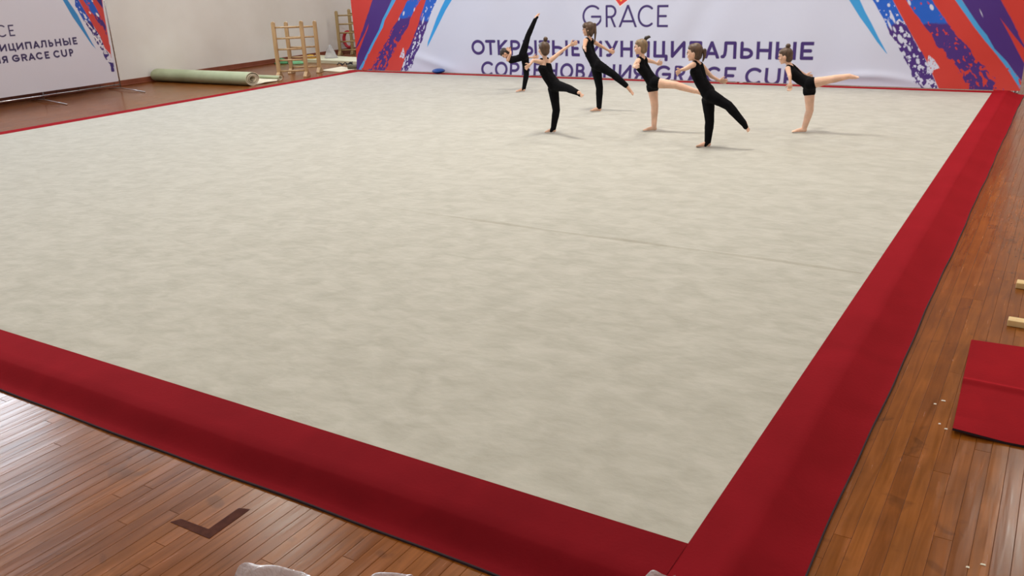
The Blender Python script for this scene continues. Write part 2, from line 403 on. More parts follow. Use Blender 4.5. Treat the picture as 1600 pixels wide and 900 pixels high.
# ------------------------------------------------------------------ printing on the cloth banners
class Noise:
    def __init__(s, seed): s.g = np.random.RandomState(seed).rand(256, 256)
    def n(s, x, y):
        xi = np.floor(x).astype(int); yi = np.floor(y).astype(int); fx = x - xi; fy = y - yi
        fx = fx * fx * (3 - 2 * fx); fy = fy * fy * (3 - 2 * fy); g = s.g
        a = g[xi & 255, yi & 255]; b = g[(xi + 1) & 255, yi & 255]; c = g[xi & 255, (yi + 1) & 255]; d = g[(xi + 1) & 255, (yi + 1) & 255]
        return a + (b - a) * fx + (c - a) * fy + (a - b - c + d) * fx * fy
    def fbm(s, x, y, o=3):
        t = 0; k = 0
        for i in range(o): t = t + s.n(x * 2 ** i + 17 * i, y * 2 ** i + 31 * i) / 2 ** i; k += 1 / 2 ** i
        return t / k
class Print:
    def __init__(s, xs, zs, bg, seed=1):
        s.X, s.Z = np.meshgrid(xs, zs); s.xs = xs; s.zs = zs
        s.C = np.zeros(s.X.shape + (3,)); s.C[:] = lin(bg)[:3]; s.nz = Noise(seed); s.aa = .009
    def win(s, x0, x1, z0, z1, m=.06):
        i0, i1 = np.searchsorted(s.xs, [x0 - m, x1 + m]); j0, j1 = np.searchsorted(s.zs, [z0 - m, z1 + m])
        return slice(j0, j1), slice(i0, i1)
    def put(s, w_, a, rgb):
        a = np.clip(a, 0, 1)[..., None]; c = np.array(rgb if isinstance(rgb, np.ndarray) else lin(rgb)[:3])
        s.C[w_] = s.C[w_] * (1 - a) + c * a
    def poly_sd(s, P, X, Z):
        d = np.full(X.shape, 1e9); inside = np.zeros(X.shape, bool); n_ = len(P)
        for i in range(n_):
            ax, az = P[i]; bx, bz = P[(i + 1) % n_]
            ex, ez = bx - ax, bz - az; L2 = ex * ex + ez * ez + 1e-12
            t = np.clip(((X - ax) * ex + (Z - az) * ez) / L2, 0, 1)
            d = np.minimum(d, (X - ax - t * ex) ** 2 + (Z - az - t * ez) ** 2)
            c = (az > Z) != (bz > Z)
            with np.errstate(divide='ignore', invalid='ignore'):
                xx = ax + (Z - az) * ex / (ez if abs(ez) > 1e-12 else 1e-12)
            inside ^= c & (X < xx)
        d = np.sqrt(d); return np.where(inside, -d, d)
    def poly(s, P, rgb, jag=0., holes=None, hz=(0, 0), freq=14, rgb2=None, zc=None, dirv=(0, 1)):
        """P outline in banner metres; holes=(density at top, at bottom) between heights hz; rgb2 below height zc"""
        P = np.array(P); w_ = s.win(P[:, 0].min(), P[:, 0].max(), P[:, 1].min(), P[:, 1].max(), .1)
        X, Z = s.X[w_], s.Z[w_]
        if X.size == 0: return
        sd_ = s.poly_sd(P, X, Z)
        # stroke-aligned coordinates so the torn edges and gaps run with the brush
        dx, dz = dirv; l = math.hypot(dx, dz); dx /= l; dz /= l
        U_ = X * dx + Z * dz; V_ = -X * dz + Z * dx
        if jag:
            t = np.clip((hz[0] - Z) / max(hz[0] - hz[1], 1e-6), 0, 1) if holes else 1
            sd_ = sd_ + (s.nz.fbm(U_ * 9 + 50, V_ * 22 + 9) - .5) * jag * (.25 + t)
        a = .5 - sd_ / s.aa
        if holes:
            t = np.clip((hz[0] - Z) / (hz[0] - hz[1]), 0, 1)
            dens = holes[0] + (holes[1] - holes[0]) * t
            nn = s.nz.fbm(U_ * freq * 1.1 + 3, V_ * freq * 2.0 + 71, 3)
            thr = .80 - .30 * dens
            a = np.minimum(a, np.where(dens > .02, .5 - (nn - thr) / .05, 1))
        a = np.clip(a, 0, 1)
        if rgb2 is not None:
            zz = Z + (s.nz.fbm(X * 6, Z * 6 + 40) - .5) * .16
            k = np.clip((zc - zz) / .05, 0, 1)[..., None]
            c = np.array(lin(rgb)[:3]) * (1 - k) + np.array(lin(rgb2)[:3]) * k
            s.C[w_] = s.C[w_] * (1 - a[..., None]) + c * a[..., None]
        else: s.put(w_, a, rgb)
    def dots(s, pts, rgb, ang):
        for x, z, a, b in pts:
            w_ = s.win(x - .1, x + .1, z - .1, z + .1); X, Z = s.X[w_] - x, s.Z[w_] - z
            ca, sa = math.cos(ang), math.sin(ang); U_ = X * ca + Z * sa; V_ = -X * sa + Z * ca
            d = np.sqrt((U_ / a) ** 2 + (V_ / b) ** 2) - 1
            s.put(w_, .5 - d * min(a, b) / s.aa, rgb)
    def glyph(s, ch, x0, x1, z0, z1, hw, rgb, shear=0.0, z0b=None):
        """letter from pen strokes inside its box; z0b: height of the base line at x1 if the line climbs"""
        m = .12 * (z1 - z0) + .25 * (z1 - z0) * (ch in 'Ц')
        w_ = s.win(x0, x1, z0 - m, z1, .03); X, Z = s.X[w_], s.Z[w_]
        if X.size == 0: return
        u = (X - x0 - hw) / (x1 - x0 - 2 * hw); d = np.full(X.shape, 1e9)
        W_, H_ = x1 - x0 - 2 * hw, z1 - z0 - 2 * hw
        for pl in GLYPH[ch]:
            for (ax, az), (bx, bz) in zip(pl[:-1], pl[1:]):
                ax = x0 + hw + ax * W_; bx = x0 + hw + bx * W_; az = z0 + hw + az * H_; bz = z0 + hw + bz * H_
                ex, ez = bx - ax, bz - az; t = np.clip(((X - ax) * ex + (Z - az) * ez) / (ex * ex + ez * ez + 1e-12), 0, 1)
                d = np.minimum(d, np.hypot(X - ax - t * ex, Z - az - t * ez))
        d = d - hw
        if ch not in 'Ц': d = np.maximum(d, z0 - Z)
        else: d = np.maximum(d, (z0 - .2 * (z1 - z0)) - Z)
        d = np.maximum(d, Z - z1); d = np.maximum(d, x0 - X); d = np.maximum(d, X - x1 - (.12 * (x1 - x0) if ch == 'Ц' else 0))
        s.put(w_, .5 - d / s.aa, rgb)
def arc(cx, cy, rx, ry, a0, a1, n_=14):
    return [(cx + rx * math.cos(math.radians(a0 + (a1 - a0) * i / n_)), cy + ry * math.sin(math.radians(a0 + (a1 - a0) * i / n_))) for i in range(n_ + 1)]
def bowl(y0, y1, x1=1.0, xs_=.45):
    return [(0, y1), (xs_, y1)] + arc(xs_, (y0 + y1) / 2, x1 - xs_, (y1 - y0) / 2, 90, -90) + [(0, y0)]
soft = [[(0, 1), (0, 0)], bowl(0, .55)]
GLYPH = {
 'О': [arc(.5, .5, .5, .5, 0, 360, 30)], 'С': [arc(.56, .5, .56, .5, 48, 312, 24)], 'Т': [[(0, 1), (1, 1)], [(.5, 1), (.5, -.1)]],
 'К': [[(0, 1.1), (0, -.1)], [(1, 1.1), (.12, .5), (1, -.1)]], 'Р': [[(0, -.1), (0, 1)], bowl(.42, 1)],
 'Ь': soft, 'Ы': [[(0, 1.1), (0, 0)], bowl(0, .56, .68, .3), [(1, 1.1), (1, -.1)]], 'Е': [[(1.1, 1), (0, 1), (0, 0), (1.1, 0)], [(0, .5), (.85, .5)]],
 'М': [[(0, -.1), (0, 1), (.5, .25), (1, 1), (1, -.1)]], 'У': [[(0, 1.1), (.55, .4)], [(1, 1.1), (.45, .12), (.3, .0), (.12, 0)]],
 'Н': [[(0, 1.1), (0, -.1)], [(1, 1.1), (1, -.1)], [(0, .5), (1, .5)]], 'И': [[(0, 1.1), (0, 0), (1, 1), (1, -.1)]],
 'Ц': [[(0, 1.1), (0, 0), (1.12, 0), (1.12, -.28)], [(.86, 1.1), (.86, 0)]], 'П': [[(0, -.1), (0, 1), (1, 1), (1, -.1)]],
 'А': [[(-.03, -.1), (.5, 1.03), (1.03, -.1)], [(.2, .24), (.8, .24)]], 'Л': [[(0, .02), (.1, .03), (.2, .16), (.25, .45), (.27, 1), (1, 1), (1, -.1)]],
 'В': [[(0, 0), (0, 1)], bowl(.52, 1, .9), bowl(0, .52, 1.0)], 'Я': [[(1, -.1), (1, 1)], [(1 - a, b) for a, b in bowl(.42, 1)], [(.45, .42), (0, -.1)]],
 'G': [arc(.53, .5, .53, .5, 48, 352, 26) + [(1.0, .47), (.5, .47)]], 'R': [[(0, -.1), (0, 1)], bowl(.46, 1), [(.5, .46), (1, -.1)]],
 'C': [arc(.56, .5, .56, .5, 50, 310, 24)], 'U': [[(0, 1.1), (0, .38)] + arc(.5, .38, .5, .38, 180, 360) + [(1, 1.1)]],
}
GLYPH['A'] = GLYPH['А']; GLYPH['E'] = GLYPH['Е']; GLYPH['P'] = GLYPH['Р']

PURPLE = (66, 28, 120); INK = (58, 32, 108); REDP = (198, 50, 40); BLUE = (10, 88, 196); CYAN = (66, 156, 218); WHITE = (204, 207, 229)
M_print = bpy.data.materials.new('printed_cloth'); M_print.use_nodes = True
_b = M_print.node_tree.nodes['Principled BSDF']; _b.inputs['Roughness'].default_value = .55
_a = N(M_print, 'ShaderNodeVertexColor'); _a.layer_name = 'print'; L(M_print, _a.outputs[0], _b.inputs['Base Color'])
_t = N(M_print, 'ShaderNodeNewGeometry'); _n = N(M_print, 'ShaderNodeTexNoise'); _n.inputs['Scale'].default_value = 3.5; _n.inputs['Detail'].default_value = 2
L(M_print, _t.outputs['Position'], _n.inputs['Vector']); _p = N(M_print, 'ShaderNodeBump'); _p.inputs['Strength'].default_value = .25; _p.inputs['Distance'].default_value = .02
L(M_print, _n.outputs['Fac'], _p.inputs['Height']); L(M_print, _p.outputs[0], _b.inputs['Normal'])

def cloth(name, pr, pos, parent):
    """grid mesh with the print stored per vertex; pos(X, Z) -> xyz arrays"""
    nz_, nx_ = pr.X.shape; P = np.stack(pos(pr.X, pr.Z), -1).reshape(-1, 3).astype(np.float32)
    me = bpy.data.meshes.new(name); nf = (nx_ - 1) * (nz_ - 1)
    i = np.arange(nx_ - 1)[None, :] + nx_ * np.arange(nz_ - 1)[:, None]
    q = np.stack([i, i + 1, i + nx_ + 1, i + nx_], -1).reshape(-1).astype(np.int32)
    me.vertices.add(len(P)); me.vertices.foreach_set('co', P.reshape(-1))
    me.loops.add(nf * 4); me.loops.foreach_set('vertex_index', q)
    me.polygons.add(nf); me.polygons.foreach_set('loop_start', np.arange(nf, dtype=np.int32) * 4)
    me.update(calc_edges=True); me.polygons.foreach_set('use_smooth', np.ones(nf, bool))
    ca = me.color_attributes.new('print', 'FLOAT_COLOR', 'POINT')
    c = np.ones((len(P), 4), np.float32); c[:, :3] = pr.C.reshape(-1, 3); ca.data.foreach_set('color', c.reshape(-1))
    me.materials.append(M_print); me.validate()
    return link(bpy.data.objects.new(name, me), parent)

# ---- the long banner across the far side
BY = 13.35
def B(u, v): p = at(u, v, BY, 1); return (p[0], p[2])
def Bz(org, sc, pts): return [B(org[0] + u / sc, org[1] + v / sc) for u, v in pts]
bxs = np.arange(-.325, 13.37, .0088)
bzs = np.concatenate([np.arange(.085, 1.80, .0088), np.arange(1.82, 3.3, .03)])
pr = Print(bxs, bzs, WHITE, 3)
def ext(P): return P
zl = (540, 0); sl = 5.625
def up(P, k0, k1):
    """continue a stripe whose ends P[k0], P[k1] are cut by the top of the photo on to the top of the banner"""
    return P
def stripe(left, right, org, sc, **kw):
    """left and right boundary polylines, listed from the top of the photo down; carried on upward to the banner's top"""
    Lp = Bz(org, sc, left); Rp = Bz(org, sc, right)
    def ex(Q):
        (x0, z0), (x1, z1) = Q[0], Q[1]
        k = (3.4 - z0) / max(z0 - z1, 1e-3); return [(x0 + (x0 - x1) * min(k, 40), z0 + (z0 - z1) * min(k, 40))] + Q
    Lp, Rp = ex(Lp), ex(Rp)
    pr.poly(Lp + Rp[::-1], dirv=(Lp[1][0] - Lp[-1][0], Lp[1][1] - Lp[-1][1]), **kw)
# left end
zt, zb = B(600, 30)[1], .085
stripe([(-400, 0), (-300, 800)], [(720, 0), (675, 130), (635, 260), (585, 390), (550, 440), (520, 520), (492, 640)], zl, sl, rgb=REDP)
stripe([(235, 0), (195, 130), (140, 290), (80, 440), (60, 700)], [(410, 0), (370, 90), (330, 170), (300, 260), (220, 410), (150, 560), (110, 640)], zl, sl, rgb=PURPLE, jag=.02)
pr.poly(Bz(zl, sl, [(205, 205), (197, 250), (160, 340), (105, 480), (98, 540), (60, 540), (82, 440), (110, 400), (170, 290)]), REDP)
stripe([(405, 0), (365, 90), (325, 170), (297, 260), (217, 410), (147, 560), (100, 660)], [(440, 0), (392, 90), (345, 180), (330, 240), (260, 370), (185, 520), (140, 660)], zl, sl, rgb=CYAN, jag=.02, holes=(0, .75), hz=(.55, .1))
stripe([(545, 0), (455, 175), (400, 260), (350, 400), (300, 470), (270, 530), (215, 640)], [(655, 0), (600, 90), (565, 160), (545, 230), (505, 290), (470, 360), (440, 420), (390, 520), (345, 640)], zl, sl,
       rgb=BLUE, rgb2=PURPLE, zc=1.26, jag=.12, holes=(.12, .95), hz=(1.3, .1), freq=13)
stripe([(705, 0), (660, 130), (620, 260), (570, 390), (540, 440), (515, 520), (495, 640)], [(805, 0), (760, 90), (720, 200), (700, 270), (670, 360), (640, 430), (610, 490), (595, 560), (560, 640)], zl, sl,
       rgb=BLUE, rgb2=PURPLE, zc=1.22, jag=.05, holes=(.2, .95), hz=(1.45, .1), freq=15)
stripe([(875, 0), (840, 70), (800, 160), (760, 270), (722, 370), (717, 415)], [(935, 0), (880, 90), (820, 210), (760, 330), (719, 412)], zl, sl, rgb=(40, 150, 224))
pr.poly(Bz(zl, sl, [(505, 420), (520, 470), (515, 520), (490, 500), (475, 505), (490, 460)]), WHITE, jag=.04, holes=(.3, .5), hz=(.6, .3), freq=30)
d_ = lambda u, v, a, b: B(540 + u / sl, v / sl) + (a, b)
pr.dots([d_(507, 118, .05, .022), d_(600, 85, .04, .015), d_(468, 168, .035, .012), d_(752, 62, .022, .016), d_(703, 98, .028, .014), d_(710, 66, .02, .01), d_(680, 180, .09, .02), d_(640, 250, .03, .018), d_(625, 297, .02, .018), d_(650, 320, .05, .028), d_(608, 380, .045, .025), d_(688, 240, .05, .014)], WHITE, math.radians(66))
# right end
zr = (1440, 0); zq = (1290, 0)
def RR_(P): return [(u / 6 + 1440, v / 6) for u, v in P]
O = (0, 0)
stripe([(1395, 0), (1406.7, 21.7), (1423, 51.7), (1436.7, 76.7), (1446.7, 93), (1468, 139), (1474, 150)], [(1700, 0), (1720, 160)], O, 1, rgb=REDP)
stripe([(1363.3, 0), (1381.7, 31.7), (1391.7, 55), (1405, 75), (1416.7, 100), (1423, 110), (1428, 127), (1440, 138.5), (1446, 150)], [(1395, 0), (1406.7, 21.7), (1423, 51.7), (1436.7, 76.7), (1446.7, 93), (1468, 139), (1474, 150)], O, 1,
       rgb=BLUE, rgb2=PURPLE, zc=1.12, jag=.05, holes=(.2, .95), hz=(1.35, .1), freq=15)
stripe([(1415, 0), (1438, 30), (1446, 44), (1455, 56), (1465, 70), (1476, 82), (1484, 94), (1497, 104), (1511, 132), (1520, 150)], [(1455.8, 0), (1473, 25), (1488, 47), (1502, 64), (1513, 77), (1523, 95), (1530, 95), (1540, 107), (1552, 122), (1572, 150)], O, 1,
       rgb=BLUE, rgb2=PURPLE, zc=1.13, jag=.12, holes=(.12, .9), hz=(1.2, .1), freq=13)
stripe([(1503.3, 0), (1515, 20), (1530, 43), (1553, 75), (1572, 95), (1582, 108), (1606, 140)], [(1563.5, 0), (1576.6, 23.3), (1587, 45), (1600, 70), (1618, 105), (1640, 150)], O, 1, rgb=PURPLE, jag=.02)
pr.poly(RR_poly := [B(u, v) for u, v in RR_([(738, 172), (800, 250), (870, 340), (960, 450), (1080, 600), (1080, 760), (960, 590), (900, 480), (830, 340)])], REDP)
stripe([(1492.5, 0), (1506.7, 20), (1523.3, 43.3), (1540, 65), (1556.7, 85), (1573.3, 106.7), (1590, 131.7), (1600, 146)], [(1503.3, 0), (1515, 18), (1530, 40), (1542, 55), (1554, 76), (1573, 96), (1583, 110), (1606, 140)], O, 1, rgb=CYAN, jag=.02, holes=(0, .6), hz=(.55, .1))
stripe([(1326.7, 0), (1343.3, 26.7), (1356.7, 45), (1370, 65), (1383.3, 81.7), (1385.5, 84)], [(1343.3, 0), (1351.7, 18.3), (1361.7, 36.7), (1373.3, 60), (1386, 83.5)], O, 1, rgb=(50, 150, 216))
pr.poly([B(u, v) for u, v in RR_([(65, 515), (120, 560), (170, 640), (120, 650), (85, 700), (50, 690), (60, 600)])], WHITE, jag=.04, holes=(.35, .6), hz=(.6, .25), freq=30)
d_ = lambda u, v, a, b: B(1290 + u / 6, v / 6) + (a, b)
pr.dots([d_(592, 48, .03, .022), d_(485, 3, .03, .02), d_(630, 165, .10, .018), d_(675, 213, .03, .02), d_(708, 268, .04, .022), d_(700, 365, .08, .035), d_(745, 330, .03, .026), d_(660, 415, .06, .02), d_(600, 235, .09, .016), d_(645, 275, .05, .016), d_(785, 455, .05, .02), d_(735, 503, .04, .02), d_(830, 525, .025, .02), d_(865, 575, .05, .025), d_(785, 22, .05, .018), d_(995, 68, .05, .026), d_(1460, 122, .05, .006)], WHITE, math.radians(-62))
# lettering: (letter, left px, right px)
def line(pr_, letters, zfun, hw, rgb, conv):
    for ch, a, b in letters:
        z0, z1 = zfun(a, b); pr_.glyph(ch, conv(a), conv(b), z0, z1, hw, rgb)
cv1 = lambda u: B(u, 73.5 + (u - 737) * .0112)[0]
cv2 = lambda u: B(u, 108 + (u - 753) * .018)[0]
cv0 = lambda u: B(u, 25)[0]
line(pr, [('О', 737, 757.8), ('Т', 758.6, 774.8), ('К', 777.6, 793.5), ('Р', 797.5, 813), ('Ы', 817, 839), ('Т', 842, 858.9), ('Ы', 862, 886.7), ('Е', 892.4, 906.3),
          ('М', 915, 941), ('У', 945, 966), ('Н', 969.4, 989.2), ('И', 994.5, 1015.5), ('Ц', 1021, 1041.5), ('И', 1047.9, 1070.3), ('П', 1076, 1097), ('А', 1100.7, 1124),
          ('Л', 1126, 1150.8), ('Ь', 1156.5, 1177), ('Н', 1182, 1206.3), ('Ы', 1212, 1244.5), ('Е', 1250.5, 1271.2)],
     lambda a, b: (.472 + (a - 737) * .000034, .785 + (a - 737) * .000028), .031, INK, cv1)
line(pr, [('С', 753.2, 772.2), ('О', 774.5, 794.9), ('Р', 798.4, 813.4), ('Е', 817.5, 831), ('В', 834.5, 850), ('Н', 854, 872), ('О', 876, 896.6), ('В', 900.4, 915.5), ('А', 919.5, 941),
          ('Н', 944, 962), ('И', 967.7, 988), ('Я', 991, 1008), ('G', 1025, 1049.3), ('R', 1054, 1071.5), ('A', 1075, 1098.5), ('C', 1103, 1127), ('E', 1132.1, 1150.3),
          ('C', 1165, 1191.9), ('U', 1196, 1220.7), ('P', 1226, 1244)],
     lambda a, b: (.030, .343), .029, INK, cv2)
line(pr, [('G', 910.2, 940), ('R', 946.8, 963.5), ('A', 967, 994.9), ('C', 996, 1021.8), ('E', 1026.5, 1043.9)],
     lambda a, b: (B(a, 42.6)[1], B(a, 7.8)[1]), .0215, (56, 34, 104), cv0)
lg = [B(966, -26), B(984, -10), B(980.4, 0), B(968.6, 9.2), B(954, -12)]
pr.poly([(lg[0][0] - .02, lg[0][1] + .02), (lg[1][0] + .02, lg[1][1] + .02), (lg[2][0] + .02, lg[2][1]), (lg[3][0], lg[3][1] - .025), (lg[4][0] - .02, lg[4][1])], (238, 220, 220))
pr.poly(lg, (214, 54, 54)); pr.dots([B(970.3, 0.5) + (.02, .02)], (232, 176, 70), 0)
def main_pos(X, Z):
    k = np.clip((Z - .08) / 3.0, 0, 1); low = np.clip(1 - (Z - .08) / .5, 0, 1)
    d = .010 * np.sin(2.1 * X + .5 * np.sin(1.3 * X) + 1.1 * Z) + .006 * np.sin(4.7 * X - 2.0 * Z + 1.0)
    d += .014 * np.sin(5.2 * X + 2.4 * Z) * np.exp(-((X - 10.9) / .9) ** 2) + .010 * np.sin(6.5 * X + 3.5 * Z) * np.exp(-((X - 5.2) / 1.4) ** 2)
    d += .012 * np.sin(7 * (X - 7.6) - 4.5 * Z) * np.exp(-((X - 7.9) / .6) ** 2)
    # slack cloth bellying out low at both white ends
    b1 = np.exp(-((X - 11.1) / .75) ** 2) * np.exp(-((Z - (.26 - .16 * (X - 11.1) ** 2)) / .07) ** 2)
    b2 = np.exp(-((X - 1.9) / .7) ** 2) * np.exp(-((Z - .30 - .25 * (1.9 - X)) / .10) ** 2)
    d += .035 * b1 + .03 * b2
    d += .05 * low ** 2
    return X, BY - d, Z
banner = empty('printed_banner', (6.5, BY, 0))
tag(banner, 'long white banner with red and blue brush strokes and violet lettering across the far side', 'banner')
mb = cloth('cloth', pr, lambda X, Z: (lambda p: (p[0] - 6.5, p[1] - BY, p[2]))(main_pos(X, Z)), banner)
tr = MB(); tr.tube([(-6.9, .06, 3.28), (6.95, .06, 3.28)], .02)
for x in (-6.75, -2.3, 2.3, 6.8): tr.tube([(x, .12, .001), (x, .12, 3.26)], .02); tr.box(x - .03, .12, .001, x + .03, .75, .03)
tr.build('support_frame', M_chrome, banner)

# ---- the smaller banner on a chromed stand in front of the left wall
LX = -3.7
def Bl(u, v): p = at(u, v, LX, 0); return (p[1], p[2])
yR = 9.355
lxs = np.arange(5.45, yR, .0088); lzs = np.concatenate([np.arange(.20, 2.25, .0088), np.arange(2.27, 2.95, .03)])
LW = (208, 207, 221)
pl_ = Print(lxs, lzs, LW, 11)
s1_ = 5.293
_save = (pr, B)
pr = pl_
B = Bl
stripe([(690, 0), (720, 70), (780, 170), (830, 250), (880, 330), (905, 400)], [(848, 0), (852, 50), (882, 220), (900, 330), (908, 400)], O, s1_, rgb=(196, 62, 56))
stripe([(650, 0), (700, 90), (760, 190), (830, 300), (870, 400), (915, 450), (918, 475)], [(700, 0), (730, 70), (790, 170), (840, 250), (890, 330), (912, 380), (922, 480)], O, s1_, rgb=(196, 62, 56))
stripe([(620, 0), (622, 45), (680, 150), (760, 270), (800, 350), (850, 430), (880, 500)], [(650, 0), (700, 90), (760, 190), (830, 300), (870, 400), (910, 460), (912, 495)], O, s1_,
       rgb=(24, 76, 176), rgb2=(52, 32, 112), zc=1.50, jag=.04, holes=(.15, .9), hz=(1.9, .95), freq=15)
stripe([(690, 0), (735, 70), (790, 150), (840, 220), (885, 300), (893, 330)], [(760, 0), (815, 100), (850, 170), (880, 230), (893, 300), (898, 330)], O, s1_,
       rgb=(24, 86, 186), rgb2=(62, 34, 112), zc=1.62, jag=.05, holes=(.1, .7), hz=(1.7, 1.3), freq=14)
stripe([(800, 0), (838, 50), (850, 70)], [(842, 0), (850, 40), (852, 70)], O, s1_, rgb=(34, 30, 112))
stripe([(520, 0), (600, 140), (690, 270), (760, 370), (790, 400)], [(560, 0), (640, 120), (700, 240), (760, 350), (795, 405)], O, s1_, rgb=(44, 128, 192))
pl_.poly([Bl(u / s1_, v / s1_) for u, v in [(900, 515), (935, 515), (945, 590), (925, 590)]], (52, 32, 112), jag=.05, holes=(.5, .6), hz=(.9, .6), freq=16)
dl = lambda u, v, a, b: Bl(u / s1_, v / s1_) + (a, b)
pl_.dots([dl(668, 100, .03, .012), dl(703, 130, .04, .014), dl(745, 215, .09, .014), dl(808, 122, .05, .022), dl(745, 105, .03, .014), dl(800, 320, .08, .018), dl(765, 8, .02, .014)], (226, 222, 228), math.radians(-55))
LI = (44, 28, 84)
def lettersL(rows):
    for ch, bx0, bx1, by0, by1, ty in rows:      # base-line left and right ends and a top point, in photo px
        p0 = Bl(bx0, by0); p1 = Bl(bx1, by1); zt_ = Bl((bx0 + bx1) / 2 - 2, ty)[1]
        pl_.glyph(ch, p0[0], p1[0], (p0[1] + p1[1]) / 2, zt_, lhw, LI)
z5 = lambda u: u / 12
lhw = .017
def rowL(items, base, top):
    """items: letter, u0, u1 along the base line in 12x zoom px; base/top: v = f(u)"""
    out = []
    for ch, a, b in items:
        out.append((ch, a / 12, b / 12, 30 + base(a) / 12, 30 + base(b) / 12, 30 + top((a + b) / 2) / 12))
    return out
base1 = lambda u: 612 - (u - 20) * .0985
top1 = lambda u: 470 - (u - 60) * .0985
lettersL(rowL([('Н', -125, -20), ('И', 12, 142), ('Ц', 178, 300), ('И', 328, 457), ('П', 490, 607), ('А', 632, 752), ('Л', 765, 885), ('Ь', 922, 1010), ('Н', 1045, 1158), ('Ы', 1192, 1335), ('Е', 1372, 1455)], base1, top1))
base2 = lambda u: 828 - (u - 60) * .103
top2 = lambda u: 690 - (u - 90) * .108
lettersL(rowL([('И', -90, 22), ('Я', 55, 162), ('G', 245, 388), ('R', 420, 530), ('A', 548, 672), ('C', 688, 815), ('E', 852, 940), ('C', 1015, 1135), ('U', 1160, 1270), ('P', 1308, 1385)], base2, top2))
lhw = .0135
lettersL([('C', -4, 12, 58.8, 57.5, 38.8), ('E', 15.8, 24.6, 57, 56.1, 38.6)])
pr, B = _save
stand = empty('banner_stand', (LX, 7.4, 0))
tag(stand, 'grey-white banner on a chromed tube stand in front of the left wall', 'banner')
def lpos(X, Z):
    d = .006 * np.sin(3.1 * X + Z) + .004 * np.sin(7 * X - 2 * Z)
    return 0 * X + d, X - 7.4, Z
cl = cloth('cloth', pl_, lpos, stand)
# pole, rails, feet (local: x = out from wall, y along)
ye = yR + .045 - 7.4
for y in (ye, 7.62 - 7.4, 5.4 - 7.4):
    MB().tube([(-.03, y, .06), (-.03, y, 2.98)], .013, 12).build('pole', M_chrome, stand, True)
MB().tube([(-.03, -2.0, .125), (-.03, ye, .125)], .014, 12).build('bottom_rail', M_chrome, stand, True)
MB().tube([(-.03, -2.0, 2.96), (-.03, ye, 2.96)], .014, 12).build('top_rail', M_chrome, stand, True)
for y in (ye - .02, 7.58 - 7.4, 5.4 - 7.4):
    MB().tube([(-.5, y + .04, .014), (-.03, y, .05), (.02, y, .05), (.95, y - .1, .014)], .012, 10).build('foot', M_chrome, stand, True)
tie = MB().tube([(-.02, 0, .125), (-.004, 0, .205)], .0035, 6)
for y in (5.7, 6.35, 6.95, 7.35, 7.9, 8.4, 8.9, 9.25):
    t_ = tie.build('tie_cord', M_dark, stand); t_.location.y = y - 7.4

# ------------------------------------------------------------------ rolled underlay by the left wall
roll = empty('rolled_underlay', (-2.75, 10.86, 0))
tag(roll, 'sage green rolled-up underlay with cream inside lying against the left wall', 'roll')
prof = []      # profile in (y, z): tail curl, flat tail, outer turn, spiral inwards
th = .014; Rr = .142
spiral = []
for i in range(0, 150):
    a = math.radians(-90 - i * 9.6); rr_ = Rr - .0225 * (i * 9.6 / 360) - (.006 * math.sin(i * .13) if i > 40 else 0)
    spiral.append((1.45 * rr_ * math.cos(a), Rr + rr_ * math.sin(a) + (.0 if i < 36 else -.006)))
tail = []
ty_ = .80
for i in range(26):        # small curl at the loose end
    a = math.radians(250 - i * 16); rr_ = .022 + .0015 * i
    tail.append((ty_ + rr_ * math.cos(a) * 1.5, .066 + rr_ * math.sin(a)))
cen = tail[::1] + [(ty_ - .12, .010), (ty_ - .3, .016), (.34, .022), (.2, .012), (.09, .008)] + spiral
cen = [p for i, p in enumerate(cen) if i == 0 or math.hypot(p[0] - cen[i - 1][0], p[1] - cen[i - 1][1]) > .002]
def sheet(cen, th, x0, x1, flip=1):
    c = np.array(cen); t = np.gradient(c, axis=0); t /= np.linalg.norm(t, axis=1)[:, None] + 1e-9
    nrm = np.stack([-t[:, 1], t[:, 0]], 1) * th / 2
    a = c + nrm; b = c - nrm; return a, b
a_, b_ = sheet(cen, th * .82, 0, 0)
zmin = min(a_[:, 1].min(), b_[:, 1].min()); a_[:, 1] -= zmin - .001; b_[:, 1] -= zmin - .001
def extr(name, P, Q, x0, x1, m_, par):
    v = [(x0, p[0], p[1]) for p in P] + [(x1, q[0], q[1]) for q in Q]; k = len(P)
    return mesh_obj(name, v, [(i, i + 1, k + i + 1, k + i) for i in range(k - 1)], m_, par, True)
xL, xR = -1.60, 1.60
extr('cream_face', b_, b_, xL, xR, M_cream, roll); extr('green_face', a_, a_, xL, xR, M_rollg, roll)
k = len(a_)
for x in (xL, xR):
    MB().add([(x, p[0], p[1]) for p in a_] + [(x, p[0], p[1]) for p in b_], [(i, i + 1, k + i + 1, k + i) for i in range(k - 1)]).build('cut_edge', M_cream, roll)

